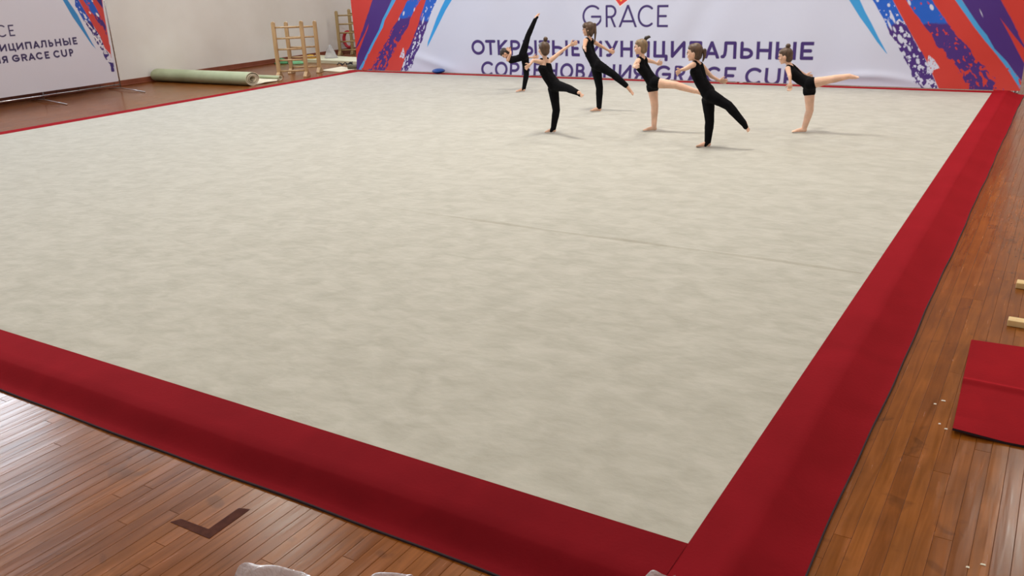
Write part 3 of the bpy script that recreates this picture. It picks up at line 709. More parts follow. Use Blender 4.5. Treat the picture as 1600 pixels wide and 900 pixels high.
# ------------------------------------------------------------------ wooden ladder stands
def ladder(pa, pb, ztop, label, nr_=5, mt=M_wood):
    pa = np.array(pa[:2]); pb = np.array(pb[:2]); d = pb - pa; wd = np.linalg.norm(d); ang = math.atan2(d[1], d[0])
    o = empty('ladder_stand', ((pa[0] + pb[0]) / 2, (pa[1] + pb[1]) / 2, 0), ang)
    tag(o, label, 'ladder', 'wooden ladder stands')
    hw_ = wd / 2
    for s_ in (-1, 1):
        m_ = MB(); x = s_ * hw_
        m_.box(x - .040, -.042, .035, x + .040, .042, ztop - .04)
        # rounded head
        hv = []
        for i in range(9):
            a = math.pi * i / 8; hv.append((x + .040 * math.cos(a), ztop - .04 + .040 * math.sin(a)))
        m_.add([(p[0], -.042, p[1]) for p in hv] + [(p[0], .042, p[1]) for p in hv],
               [tuple(range(9)), tuple(range(17, 8, -1))] + [(i, i + 9, i + 10, i + 1) for i in range(8)])
        upr = bevel(m_.build('upright', mt, o), .006)
        fm = MB().add([(x - .04, -.20, .001), (x + .04, -.20, .001), (x + .04, .20, .001), (x - .04, .20, .001),
                       (x - .04, -.20, .03), (x + .04, -.20, .03), (x + .04, -.055, .12), (x - .04, -.055, .12),
                       (x - .04, .055, .12), (x + .04, .055, .12), (x + .04, .20, .03), (x - .04, .20, .03)],
                      [(0, 3, 2, 1), (0, 1, 5, 4), (4, 5, 6, 7), (7, 6, 9, 8), (8, 9, 10, 11), (11, 10, 2, 3), (1, 2, 10, 9, 6, 5), (0, 4, 7, 8, 11, 3)])
        bevel(fm.build('foot', mt, upr), .005)
    for i in range(nr_):
        z = .14 + i * (ztop - .27) / (nr_ - 1)
        MB().tube([(-hw_ + .02, 0, z), (hw_ - .02, 0, z)], .021, 10).build('rung', mt, o, True)
    return o
A = at(437, 121); Bq = at(480, 119.5)
zt1 = at(426, 34, A[1], 1)[2]
ladder(A, Bq, zt1, 'free-standing pale wooden ladder beside the green roll, nearer of its pair')
Cq = at(456, 114.5); D = at(500, 113)
zt2 = at(449, 34, Cq[1], 1)[2]
ladder(Cq, D, zt2, 'free-standing pale wooden ladder beside the green roll, farther of its pair')
M_wood2 = pale_wood('greyer_pine', (150, 126, 84), (178, 154, 108))
A2 = at(532, 86.5); zt3 = at(525, 17, A2[1], 1)[2]
ladder(A2, A2 + np.array([.62, .36, 0]), zt3, 'pale wooden ladder left of the long banner, its nearer upright left', 5, M_wood2)
C2 = at(548, 85); ladder(C2 + np.array([0, .1, 0]), C2 + np.array([.62, .46, 0]), at(541, 14, C2[1] + .1, 1)[2], 'pale wooden ladder half hidden behind the left end of the long banner', 5, M_wood2)

# ------------------------------------------------------------------ clutter on the floor behind the ladders
def slab(name, pts, z0, z1, m_, label, cat, par=None, jag=0, bv=.004):
    c = np.mean([p[:2] for p in pts], 0); o = empty(name, (c[0], c[1], 0)) if False else None
    n_ = len(pts); v = [(p[0] - c[0], p[1] - c[1], z0) for p in pts] + [(p[0] - c[0], p[1] - c[1], z1) for p in pts]
    f = [tuple(range(n_))[::-1], tuple(range(n_, 2 * n_))] + [(i, (i + 1) % n_, n_ + (i + 1) % n_, n_ + i) for i in range(n_)]
    o = mesh_obj(name, v, f, m_); o.location = (c[0], c[1], 0); bevel(o, bv)
    # keep outward normals whatever the winding
    me = o.data; b_ = bmesh.new(); b_.from_mesh(me); bmesh.ops.recalc_face_normals(b_, faces=b_.faces); b_.to_mesh(me); b_.free()
    tag(o, label, cat); return o
mt_ = slab('folded_mat', [at(471, 97.5), at(560, 101.5), at(572, 95), at(495, 90.5)], .001, .085, M_matp, 'thick pale cream mat lying flat behind the ladders', 'mat')
sh_ = slab('cream_sheet', [at(501, 111), at(533, 113.2), at(556, 109), at(534, 105)], .001, .02, M_cream, 'thin cream board on the floor by the corner of the carpet', 'board')
q0 = at(537, 109, .02); q1 = at(556, 107.5, .02)
dbx = MB(); dbx.tube([(q0[0] - .0, q0[1] + .16, .075), (q1[0] + .45, q1[1] + .2, .075)], .052, 14)
o = dbx.build('dark_roll', noise_tint(mat('olive_roll', (104, 98, 78), .8), 6, (96, 90, 72), (112, 106, 86)), None, True); o.location.z = -.0
tag(o, 'short olive-grey roll lying on the cream board by the banner corner', 'roll')
def crumple(name, c, sx, sy, sz, m_, label, cat, seed, n_=20, group=None, spikes=.25):
    """crumpled cloth or bag: noisy closed dome resting on the surface"""
    r_ = Noise(seed); v = []; f = []; mm = n_ // 2
    for i in range(mm + 1):
        th_ = math.pi / 2 * i / mm
        for k_ in range(n_):
            ph = 2 * math.pi * k_ / n_
            q = 1 + spikes * (float(r_.fbm(np.array(3 * math.cos(ph) + 5 + 2.3 * i * .5), np.array(3 * math.sin(ph) + 5 + i * .35))) - .5) * 2
            v.append((sx * math.cos(ph) * math.cos(th_) * q, sy * math.sin(ph) * math.cos(th_) * q, max(0, sz * math.sin(th_) * q)))
    for i in range(mm):
        for k_ in range(n_): f.append((i * n_ + k_, i * n_ + (k_ + 1) % n_, (i + 1) * n_ + (k_ + 1) % n_, (i + 1) * n_ + k_))
    f.append(tuple(range(n_))[::-1]); f.append(tuple(mm * n_ + k_ for k_ in range(n_)))
    o = mesh_obj(name, v, f, m_, None, True); o.location = c; tag(o, label, cat, group); return o
g_ = at(440, 99.5); crumple('green_cloth', (g_[0], g_[1], .002), .20, .14, .13, M_greend, 'crumpled green cloth on the floor by the left wall behind the ladders', 'cloth', 3)
g2_ = at(463, 99.5); crumple('pale_green_mat', (g2_[0], g2_[1] , .002), .24, .17, .08, mat('pale_green_foam', (120, 182, 134), .8), 'low pale green mat heap beside the green cloth', 'mat', 5)
g_ = at(485, 91, .085); crumple('yellow_bag', (g_[0], g_[1], .086), .22, .12, .09, M_yel, 'yellow cloth bag lying on the cream mat', 'bag', 8)
g_ = at(517, 90.5, .085); 
# clear bag: pointed tent of plastic
def tent(name, base, w_, d_, h_, m_, label, cat, seed, lean=(0, 0), peaks=1):
    r_ = Noise(seed); v = []; f = []; n_ = 26; mm = 9
    for i in range(mm + 1):
        t = i / mm; k0 = (1 - t) ** .75
        for k_ in range(n_):
            ph = 2 * math.pi * k_ / n_
            q = 1 + .32 * (float(r_.fbm(np.array(2.2 * math.cos(ph) + 6 + t * 2), np.array(2.2 * math.sin(ph) + 6 + t * 3))) - .5) * 2
            v.append((w_ * math.cos(ph) * (k0 + .06) * q + lean[0] * t, d_ * math.sin(ph) * (k0 + .06) * q + lean[1] * t, h_ * t * (1 + .05 * math.sin(3 * ph))))
    for i in range(mm):
        for k_ in range(n_): f.append((i * n_ + k_, i * n_ + (k_ + 1) % n_, (i + 1) * n_ + (k_ + 1) % n_, (i + 1) * n_ + k_))
    f.append(tuple(mm * n_ + k_ for k_ in range(n_))); f.append(tuple(range(n_))[::-1])
    o = mesh_obj(name, v, f, m_, None, True); o.location = base; tag(o, label, cat); return o
tent('plastic_bag', (g_[0], g_[1], .086), .20, .14, .34, M_bag, 'translucent plastic bag standing on the mat near the wall', 'bag', 4)
g_ = at(541, 101.5, .087); 
sb = MB()
for i in range(7):
    a = i * .9; x = g_[0] - .06 + .28 * (i % 4) / 3; y = g_[1] - .05 + .1 * math.sin(a)
    sb.tube([(x, y, .105), (x + .07 * math.cos(a), y + .06 * math.sin(a), .15), (x + .14 * math.cos(a + .6), y + .1 * math.sin(a + .6), .105)], .014, 7)
tag(sb.build('tangled_straps', M_dark, None, True), 'small tangle of dark straps lying on the cream mat', 'straps')
# red ring leaning behind the ladder, and dark bag below it
rg = at(542, 62, A2[1] + .55, 1); ring = MB(); pts = []
for i in range(33):
    a = math.radians(60 + 240 * i / 32); pts.append((rg[0] + .17 * math.cos(a), A2[1] + .62, rg[2] + .22 * math.sin(a)))
ring.tube(pts, .045, 10); 
o = ring.build('swim_ring', M_ring, None, True); tag(o, 'pinkish-red curved toy hanging behind the far ladder left of the long banner', 'toy')
g_ = at(541, 85.5); crumple('dark_bag', (g_[0], g_[1] + .75, .002), .25, .15, .30, M_dark, 'dark bag on the floor behind the far ladder', 'bag', 12)

# ------------------------------------------------------------------ blue balance cushion in front of the banner
bc_ = at(680, 116.0, H + .002); o = empty('balance_cushion', (bc_[0], 13.12, H + .004)); 
tag(o, 'blue rubber balance cushion lying on the carpet edge by the banner', 'cushion')
q = MB(); q.ellipsoid((0, 0, .055), [(.142, 0, 0), (0, .142, 0), (0, 0, .052)], 28, 14); q.build('cushion_body', M_blue, o, True)
pts = [(.140 * math.cos(2 * math.pi * i / 28), .140 * math.sin(2 * math.pi * i / 28), .055) for i in range(29)]
MB().tube(pts, .007, 8, False).build('rim_seam', M_blue, o, True)

# ------------------------------------------------------------------ right side: loose red carpet, timbers, scraps, tape
p0 = at(1518, 528, .02); p1 = at(1488, 672, .02)
gx, gy = 24, 90; v = []; 
x0, x1_, ya, yb = p1[0], 15.6, p1[1], p0[1]
def lc(i, j):
    s_ = i / gx; t = j / gy; y = ya + (yb - ya) * t - .0 * s_; x = x0 + (p0[0] - p1[0]) * t + (x1_ - x0) * s_
    y += .10 * s_ * 1.0 - (.05 * s_ if t < .2 else 0) 
    z = .012 + .0025 * math.sin(6 * s_ + 4 * t) + .014 * math.exp(-((t - .50 + .03 * math.sin(5 * s_)) / .022) ** 2) + .02 * max(0, 1 - s_ * 8) * max(0, 1 - t * 7)
    return x, y, z
for j in range(gy + 1):
    for i in range(gx + 1): v.append(lc(i, j))
rug = empty('loose_red_carpet', (14.6, 2.2, 0)); tag(rug, 'loose piece of red carpet with a crease on the wooden floor at the right', 'carpet')
f = [(j * (gx + 1) + i, j * (gx + 1) + i + 1, (j + 1) * (gx + 1) + i + 1, (j + 1) * (gx + 1) + i) for j in range(gy) for i in range(gx)]
mesh_obj('pile', [(p[0] - 14.6, p[1] - 2.2, p[2]) for p in v], f, M_loose, rug, True)
ring_ = [j * 0 + i for i in range(gx + 1)] + [(j + 1) * (gx + 1) + gx for j in range(gy)] + [gy * (gx + 1) + i for i in range(gx - 1, -1, -1)] + [j * (gx + 1) for j in range(gy - 1, 0, -1)]
ev = []
for k_ in ring_:
    p = v[k_]; ev += [(p[0] - 14.6, p[1] - 2.2, p[2] - .0005), (p[0] - 14.6, p[1] - 2.2, max(.001, p[2] - .013))]
n_ = len(ring_); mesh_obj('backing_edge', ev, [(2 * i, 2 * i + 1, (2 * i + 3) % (2 * n_), (2 * i + 2) % (2 * n_)) for i in range(n_)], M_backing, rug)

def timber(u, v_, uz, h_, dep, label):
    p = at(u, v_, 0.0)
    o = MB().box(0, 0, 0, .95, dep, h_).build('wooden_bar', M_bar); bevel(o, .004); o.location = (p[0], p[1], .001); o.rotation_euler = (0, 0, math.radians(-1.5))
    tag(o, label, 'bar', 'pale timbers at the right'); return o
timber(1586.5, 450.5, 0, .040, .085, 'pale wooden bar on the floor at right, farther from the loose red carpet')
timber(1573.0, 509.5, 0, .040, .075, 'pale wooden bar on the floor just beyond the loose red carpet')

for k_, (u, v_, s_) in enumerate([(1474, 626, 1.3), (1461, 631, .8), (1468, 662, .7), (1478, 670, .9), (1536, 882, 1.2), (1512, 886, .8)]):
    p = at(u, v_, .003); m_ = MB(); w_ = .0085 * s_
    m_.add([(-w_, -.0028, 0), (w_, -.0035, .001), (w_ * .8, .004, .003), (-w_ * .7, .0035, .002)], [(0, 1, 2, 3)])
    m_.add([(-w_, -.0028, .0012), (w_, -.0035, .0022), (w_ * .8, .004, .0042), (-w_ * .7, .0035, .0032)], [(0, 1, 2, 3)])
    o = m_.build('paper_scrap', M_scrap); o.location = (p[0], p[1], .0012)
    tag(o, ('white paper scrap on the planks between the carpets, the largest and farthest', 'tiny scrap left of the largest scrap between the carpets',
            'tiny scrap on the planks nearest the carpet border, close to the loose carpet corner', 'tiny scrap touching the near corner of the loose red carpet',
            'right one of two pale scraps on the planks at the lower right', 'left one of two pale scraps on the planks at the lower right')[k_], 'scrap', 'paper scraps on the planks')
tape = [at(268, 814), at(326, 840.5), at(388, 797), at(378, 795), at(323, 829), at(278, 811)]
tp = mesh_obj('floor_tape', [(p[0], p[1], .0016) for p in (at(266, 816), at(327, 842), at(391, 796), at(373, 794), at(326, 827), at(283, 811))] , [(0, 1, 4, 5), (1, 2, 3, 4)], M_tape)
so = tp.modifiers.new('solid', 'SOLIDIFY'); so.thickness = .0006
tag(tp, 'worn dark brown L-shaped tape mark on the wooden floor', 'tape')

# ------------------------------------------------------------------ clear plastic bags at the lower edge
def bag_at(u, v_, hgt, w_, d_, lean, label, seed, zb=0.001):
    p = at(u, v_, zb + hgt); return tent('plastic_bag', (p[0] - lean[0], p[1] - lean[1], zb), w_, d_, hgt, M_bag, label, 'bag', seed, lean)
def wavebag(name, pts, label, thick, seed):
    """standing crinkled plastic sheet folded double: outline given by its upper rim as photo pixels at its own height"""
    r_ = np.random.RandomState(seed); v = []; f = []; m_ = 7; k_ = len(pts)
    for side in (0, 1):
        for i, (u, v_, z) in enumerate(pts):
            p = at(u, v_, z)
            for j in range(m_):
                t = j / (m_ - 1)
                off = (.012 + thick * math.sin(math.pi * min(1, t * 1.0) * .5)) * (1 if side else -1)
                v.append((p[0] + off * .5 + r_.uniform(-.006, .006), p[1] - .10 * t * 0 + off + r_.uniform(-.006, .006), max(.001, z * (1 - t))))
    for side in (0, 1):
        b0 = side * k_ * m_
        for i in range(k_ - 1):
            for j in range(m_ - 1):
                a = b0 + i * m_ + j; f.append((a, a + 1, a + m_ + 1, a + m_) if side else (a, a + m_, a + m_ + 1, a + 1))
    for i in range(k_ - 1):
        f.append((i * m_, k_ * m_ + i * m_, k_ * m_ + (i + 1) * m_, (i + 1) * m_))
    for i in (0, k_ - 1):
        for j in range(m_ - 1): a = i * m_ + j; b0 = k_ * m_ + a; f.append((a, a + 1, b0 + 1, b0))
    o = mesh_obj(name, v, f, M_bag, None, True); sub = o.modifiers.new('sub', 'SUBSURF'); sub.levels = 1; sub.render_levels = 2
    tag(o, label, 'bag'); return o
wavebag('plastic_bag', [(375, 897, .17), (377, 881, .20), (383, 878, .205), (391, 880, .2), (398, 884, .195), (412, 883, .2), (426, 884, .2), (440, 888, .19), (455, 891, .18), (468, 894, .17), (482, 900, .16)],
        'clear crinkled plastic bag at the bottom left of the view', .05, 1)
wavebag('plastic_bag', [(578, 903, .15), (584, 896, .16), (592, 894.5, .165), (602, 893.5, .165), (612, 894, .165), (622, 896, .16), (636, 900, .15)],
        'clear crinkled plastic bag at the bottom edge, middle one of three', .05, 2)
wavebag('plastic_bag', [(1004, 904, .47), (1011, 896, .49), (1018, 888, .51), (1023, 889, .51), (1029, 895, .5), (1038, 899, .48), (1050, 903, .47)],
        'small pointed clear plastic bag tip in front of the carpet corner', .03, 3)

# ------------------------------------------------------------------ the six girls
UPV = np.array([0, 0, 1.0])
def nrm(v): v = np.array(v, float); return v / np.linalg.norm(v)
def hand(mb, wrist, tip, side, r=1.0, curl=0.0):
    """palm and five separate fingers between the wrist and the finger tips; side = thumb side"""
    wrist = np.array(wrist); d = np.array(tip) - wrist; Lh = max(.11, min(.15, np.linalg.norm(d))); d = nrm(d)
    s_ = nrm(side - d * (side @ d)); b = np.cross(d, s_)
    palm = wrist + d * Lh * .27
    mb.ellipsoid(palm, [d * Lh * .30, s_ * .030 * r, b * .0125 * r], 14, 10)
    for k_, (o_, ln) in enumerate(((.020, .40), (.0068, .46), (-.0068, .43), (-.020, .34))):
        p = wrist + d * Lh * .46 + s_ * o_ * r; q = p + d * Lh * ln * .55 + s_ * o_ * .25; e = q + d * Lh * ln * .45 - b * (.010 + curl)
        mb.capsule(p, .0072 * r, q, .0068 * r, 8); mb.capsule(q, .0066 * r, e, .0056 * r, 8)
    p = wrist + d * Lh * .16 + s_ * .018; q = p + d * Lh * .2 + s_ * .026; e = q + d * Lh * .17 + s_ * .006
    mb.capsule(p, .0095 * r, q, .0078 * r, 8); mb.capsule(q, .0076 * r, e, .0062 * r, 8)
def foot(mb, ankle, heel, toe, side, S):
    ankle, heel, toe = map(np.array, (ankle, heel, toe)); d = nrm(toe - heel); Lf = np.linalg.norm(toe - heel)
    up_ = nrm(np.cross(side, d)); 
    if up_ @ (ankle - (heel + d * Lf * .3)) < 0: up_ = -up_
    s_ = nrm(np.cross(d, up_))
    mb.capsule(ankle, .030 * S, heel + d * .022 + up_ * .024, .026 * S, 12)
    mb.capsule(ankle - up_ * .004, .027 * S, heel + d * Lf * .62 + up_ * .020, .020 * S, 12)
    mb.capsule(heel + d * .028 + up_ * .022, .022 * S, heel + d * Lf * .68 + up_ * .017, .017 * S, 12)
    for o_ in (-.014, .014): mb.capsule(heel + d * Lf * .45 + up_ * .016, .017 * S, heel + d * Lf * .78 + s_ * o_ + up_ * .0135, .0125 * S, 10)
    for k_ in range(5):
        o_ = -.024 + .012 * k_; ln = (.97, .985, .97, .94, .90)[k_] if True else 1
        mb.capsule(heel + d * Lf * .76 + s_ * o_ + up_ * .012, .0085 * S, heel + d * (Lf * ln - .008) + s_ * o_ * 1.1 + up_ * .0095, .0075 * S if k_ else .0085 * S, 8)

def girl(name, label, J, style, face_yaw, hairm, hair_kind, skinm, S=1.0, head_pitch=0.0, spine_w=1.0):
    """J: joints as (photo x, photo y, depth from the standing heel along the view, metres)"""
    hx, hy = J['heel'][:2]; base = at(hx, hy, H + .002)
    Fh = base - CAM; Fh[2] = 0; Fh = nrm(Fh); Rt = nrm(np.cross(Fh, UPV))
    def P(k_):
        u, v_, dd = J[k_]; d = R.T @ np.array([(u - 800) / F, (450 - v_) / F, -1.0])
        t = ((base - CAM) @ Fh + dd) / (d @ Fh); return CAM + d * t
    G = {k_: P(k_) for k_ in J}
    # standing foot flat on the carpet
    tz = H + .0105; G['heel'][2] = tz; G['toe'] = at(*J['toe'][:2], tz)
    Lf = np.linalg.norm(G['toe'] - G['heel']); lim = .19 * S
    if Lf > lim: G['toe'] = G['heel'] + nrm(G['toe'] - G['heel']) * lim
    spine = nrm(G['neck'] - G['pelvis']); lat = nrm(G['sh_n'] - G['sh_f']); hl = nrm(G['hip_r'] - G['hip_s'])
    fb = nrm(np.cross(spine, lat)); lat2 = nrm(np.cross(fb, spine))
    fwd = -Rt * math.cos(face_yaw) + Fh * math.sin(face_yaw)
    hp = head_pitch; fwd_ = nrm(fwd * math.cos(hp) - UPV * math.sin(hp)); hs = nrm(np.cross(fwd_, UPV)) ; hu = nrm(np.cross(hs, fwd_))
    root = empty(name, (float(G['heel'][0]), float(G['heel'][1]), H)); tag(root, label, 'person', None)
    off = np.array([G['heel'][0], G['heel'][1], H])
    def build(mb, nm, m_, par=root):
        mb.v = [tuple(np.array(p) - off) for p in mb.v]; return mb.build(nm, m_, par, True)
    def torso(mb, e, upto=1.0):
        mb.ellipsoid(G['pelvis'], [lat2 * (.088 * S + e), fb * (.070 * S + e), spine * (.080 * S + e)])
        mb.capsule(G['hip_s'], .062 * S + e, G['hip_r'], .062 * S + e)
        w0 = G['waist']; 
        mb.capsule(G['pelvis'], .068 * S + e, w0, .058 * S * spine_w + e)
        for s_ in (-1, 1):
            mb.capsule(G['pelvis'] + lat2 * s_ * .03 * S, .056 * S + e, w0 + lat2 * s_ * .028 * S, .052 * S * spine_w + e)
            mb.capsule(w0 + lat2 * s_ * .028 * S, .052 * S * spine_w + e, G['chest'] + lat2 * s_ * .038 * S, .058 * S * spine_w + e)
            if upto >= 1: mb.capsule(G['chest'] + lat2 * s_ * .038 * S, .056 * S * spine_w + e, (G['sh_n'] if s_ > 0 else G['sh_f']) * .42 + G['neck'] * .58 - spine * .035 * S, .036 * S + e)
    body = MB()
    torso(body, 0)
    neck_top = G['head'] - hu * .055 * S - fwd_ * .012 * S
    body.capsule(G['neck'] - spine * .02, .036 * S, neck_top, .029 * S)
    for k_ in ('n', 'f'):
        body.capsule(G['neck'] - spine * .018 * S, .030 * S, G['sh_' + k_], .031 * S)
        body.capsule(G['sh_' + k_], .033 * S, G['el_' + k_], .022 * S); body.capsule(G['el_' + k_], .0225 * S, G['wr_' + k_], .0150 * S)
        hand(body, G['wr_' + k_], G['tip_' + k_], UPV if abs(nrm(G['tip_' + k_] - G['wr_' + k_])[2]) < .8 else fwd, S)
    def leg(mb, e, hip, knee, ankle, ws=1.0, end=1.0):
        th_ = .070 * S; kn = .046 * S; cf = .046 * S; an = .031 * S
        c = knee + (ankle - knee) * .28; back = nrm(np.cross(lat, ankle - knee)); 
        mb.capsule(hip, th_ + e, hip + (knee - hip) * .5, .056 * S + e); mb.capsule(hip + (knee - hip) * .5, .056 * S + e, knee, kn + e)
        a2 = knee + (ankle - knee) * end
        mb.capsule(knee, kn + e, c, cf + e); mb.capsule(c, cf + e, a2, (an + (cf - an) * 0) + e)
    leg(body, 0, G['hip_s'], G['knee_s'], G['ank_s']); leg(body, 0, G['hip_r'], G['knee_r'], G['ank_r'])
    foot(body, G['ank_s'], G['heel'], G['toe'], lat, S); 
    foot(body, G['ank_r'], G['heel_r'], G['toe_r'], lat, S)
    # head: skull, jaw, nose, ears
    hc = G['head']; HS = S; S = S * .93
    body.ellipsoid(hc + hu * .012 - fwd_ * .006, [hs * .069 * S, fwd_ * .083 * S, hu * .086 * S], 22, 16)
    body.ellipsoid(hc - hu * .045 * S + fwd_ * .022 * S, [hs * .050 * S, fwd_ * .052 * S, hu * .050 * S], 18, 12)
    body.ellipsoid(hc - hu * .083 * S + fwd_ * .052 * S, [hs * .018, fwd_ * .016, hu * .015], 10, 8)
    body.capsule(hc + hu * .004 + fwd_ * .073 * S, .006, hc - hu * .022 * S + fwd_ * .085 * S, .0085, 8)
    body.ellipsoid(hc - hu * .052 * S + fwd_ * .071 * S, [hs * .020, fwd_ * .010, hu * .009], 10, 8)
    body.ellipsoid(hc + hu * .022 * S + fwd_ * .066 * S, [hs * .045, fwd_ * .014, hu * .010], 10, 8)
    for s_ in (-1, 1):
        body.ellipsoid(hc - hu * .012 * S + hs * s_ * .070 * S - fwd_ * .006, [hs * .009, fwd_ * .016, hu * .026], 10, 8)
        body.ellipsoid(hc - hu * .030 * S + hs * s_ * .034 * S + fwd_ * .052 * S, [hs * .022, fwd_ * .020, hu * .022], 10, 8)
    bo = organic(build(body, 'body', skinm), .0048 * S, 2, .5)
    for s_ in (-1, 1): fm = MB(); fm.ellipsoid(hc + hu * .002 + hs * s_ * .030 * S + fwd_ * .0745 * S, [hs * .0115, fwd_ * .006, hu * .0065], 10, 6); build(fm, 'eye', M_eye)
    lm = MB().ellipsoid(hc - hu * .052 * S + fwd_ * .079 * S, [hs * .017, fwd_ * .005, hu * .0052], 10, 6); build(lm, 'mouth', M_lip)
    S = HS
    # clothing
    if style in ('unitard', 'strap_unitard'):
        c = MB(); torso(c, .0055, 1.0 if style == 'unitard' else 0)
        leg(c, .0055, G['hip_s'], G['knee_s'], G['ank_s'], end=.97); leg(c, .0055, G['hip_r'], G['knee_r'], G['ank_r'], end=.97)
        if J.get('stirrup', (1,))[0]:
            for an, he, to in ((G['ank_s'], G['heel'], G['toe']), (G['ank_r'], G['heel_r'], G['toe_r'])):
                d = nrm(to - he); m0 = he + d * .045 * S + nrm(an - he) * .030
                c.capsule(an, .0325 * S, m0, .0275 * S)
    else:
        c = MB(); torso(c, .0055)
        pass
        for hq, kq in ((G['hip_s'], G['knee_s']), (G['hip_r'], G['knee_r'])): c.capsule(hq - (kq - hq) * .04, .0775 * S, hq + (kq - hq) * .025, .0775 * S)
    if style == 'strap_unitard':
        for s_, k_ in ((1, 'n'), (-1, 'f')):
            tgt = G['neck'] * .45 + G['sh_' + k_] * .55
            c.capsule(G['chest'] + lat2 * s_ * .045 * S - fb * 0, .048 * S, tgt - spine * .03, .020 * S); c.capsule(tgt - spine * .03, .020 * S, tgt + spine * .012, .026 * S)
    else:
        for k_ in ('n', 'f'):
            tgt = G['neck'] * .42 + G['sh_' + k_] * .58; c.capsule(G['chest'] * .5 + tgt * .5, .050 * S, tgt - spine * .004, .0355 * S)
    organic(build(c, 'unitard' if 'unitard' in style else 'leotard', M_black), .006 * S, 2, .5)
    # hair
    S = HS * .95
    h = MB()
    if hair_kind != 'fringe': h.ellipsoid(hc + hu * .050 * S + fwd_ * .012 * S, [hs * .066 * S, fwd_ * .062 * S, hu * .046 * S], 18, 12)
    h.ellipsoid(hc + hu * .022 * S - fwd_ * .018 * S, [hs * .0745 * S, fwd_ * .079 * S, hu * .083 * S], 22, 16)
    h.ellipsoid(hc - hu * .028 * S - fwd_ * .040 * S, [hs * .062 * S, fwd_ * .050 * S, hu * .060 * S], 18, 12)
    if hair_kind == 'fringe':
        h.ellipsoid(hc + hu * .045 * S + fwd_ * .030 * S, [hs * .070 * S, fwd_ * .056 * S, hu * .050 * S], 18, 12)
        h.capsule(hc - hu * .02 - fwd_ * .045, .05 * S, hc - hu * .085 * S - fwd_ * .035, .030 * S)
        for s_ in (-1, 1): h.capsule(hc + hu * .01 + hs * s_ * .058 * S, .024 * S, hc - hu * .08 * S + hs * s_ * .052 * S - fwd_ * .01, .016 * S)
    ho = organic(build(h, 'hair', hairm), .005, 2, .5)
    if 'tail' in G:
        t_ = MB(); p = G['bun']; q = G['tail']
        root_p = hc + nrm(p - hc) * .075 * S
        t_.capsule(root_p, .020 * S, p, .026 * S); t_.capsule(p, .025 * S, (p + q) / 2 + nrm(p - hc) * .012, .020 * S); t_.capsule((p + q) / 2 + nrm(p - hc) * .012, .019 * S, q, .008 * S)
        organic(build(t_, 'ponytail', M_haird if hair_kind == 'dark_tail' else hairm, ho), .005, 2, .5)
    elif 'bun' in G:
        t_ = MB(); p = G['bun']; t_.ellipsoid(p, [hs * .032 * S, fwd_ * .032 * S, hu * .030 * S], 14, 10); t_.capsule(hc + nrm(p - hc) * .07 * S, .024, p, .022)
        organic(build(t_, 'hair_bun', hairm, ho), .005, 2, .5)
    return root

D_ = math.radians
# 1: far girl bent forward, one leg raised high
girl('gymnast', 'girl bent far forward in black unitard, one leg raised almost straight up', dict(
    heel=(820.5, 143, 0), toe=(804.5, 143.5, 0), ank_s=(818.5, 138.5, 0), knee_s=(822.5, 116, .02), hip_s=(820.5, 92.5, .05), hip_r=(817, 84, -.05),
    pelvis=(818.5, 88, 0), waist=(808.5, 91.5, 0), chest=(799, 93.5, 0), neck=(793.5, 89.5, 0), head=(788.8, 83.2, -.01),
    sh_n=(793.5, 93.6, -.09), el_n=(797.5, 84.5, -.15), wr_n=(798.0, 80.5, -.12), tip_n=(794.5, 77.5, -.1), sh_f=(797, 91, .10), el_f=(817, 90.5, .16), wr_f=(832, 89.8, .14), tip_f=(843, 88.4, .12),
    knee_r=(824.8, 56.5, -.05), ank_r=(836.3, 30.5, -.05), heel_r=(839.3, 28.5, -.05), toe_r=(844.2, 20.8, -.05), bun=(797.5, 75.2, .03)),
    'unitard', D_(5), M_haird, 'plain', M_skin, .98, D_(68))
# 2: left-front girl seen from behind, arms spread
girl('gymnast', 'girl in strappy black unitard seen from behind, arms spread, small top knot', dict(
    heel=(868.5, 207.3, 0), toe=(850.5, 206.8, .02), ank_s=(864.5, 201.5, 0), knee_s=(869.2, 172, 0), hip_s=(864.5, 139.5, .05), hip_r=(871, 134, -.06),
    pelvis=(865, 131, -.01), waist=(856, 118, -.02), chest=(851.5, 106, -.02), neck=(850.3, 93, -.01), head=(849.6, 76.5, .01),
    sh_n=(843.2, 96.6, -.06), el_n=(833.0, 94.5, -.17), wr_n=(828.0, 101, -.22), tip_n=(822.5, 105.5, -.26), sh_f=(860, 94.5, .04), el_f=(878, 79.5, .07), wr_f=(891, 70.2, .08), tip_f=(900.5, 66.8, .08),
    knee_r=(886.5, 137.5, -.26), ank_r=(902.5, 144.8, -.45), heel_r=(904.5, 141.8, -.48), toe_r=(911.8, 150.6, -.5), bun=(852.4, 60.8, 0)),
    'strap_unitard', D_(58), M_hair, 'plain', M_skin2, 1.02, 0)
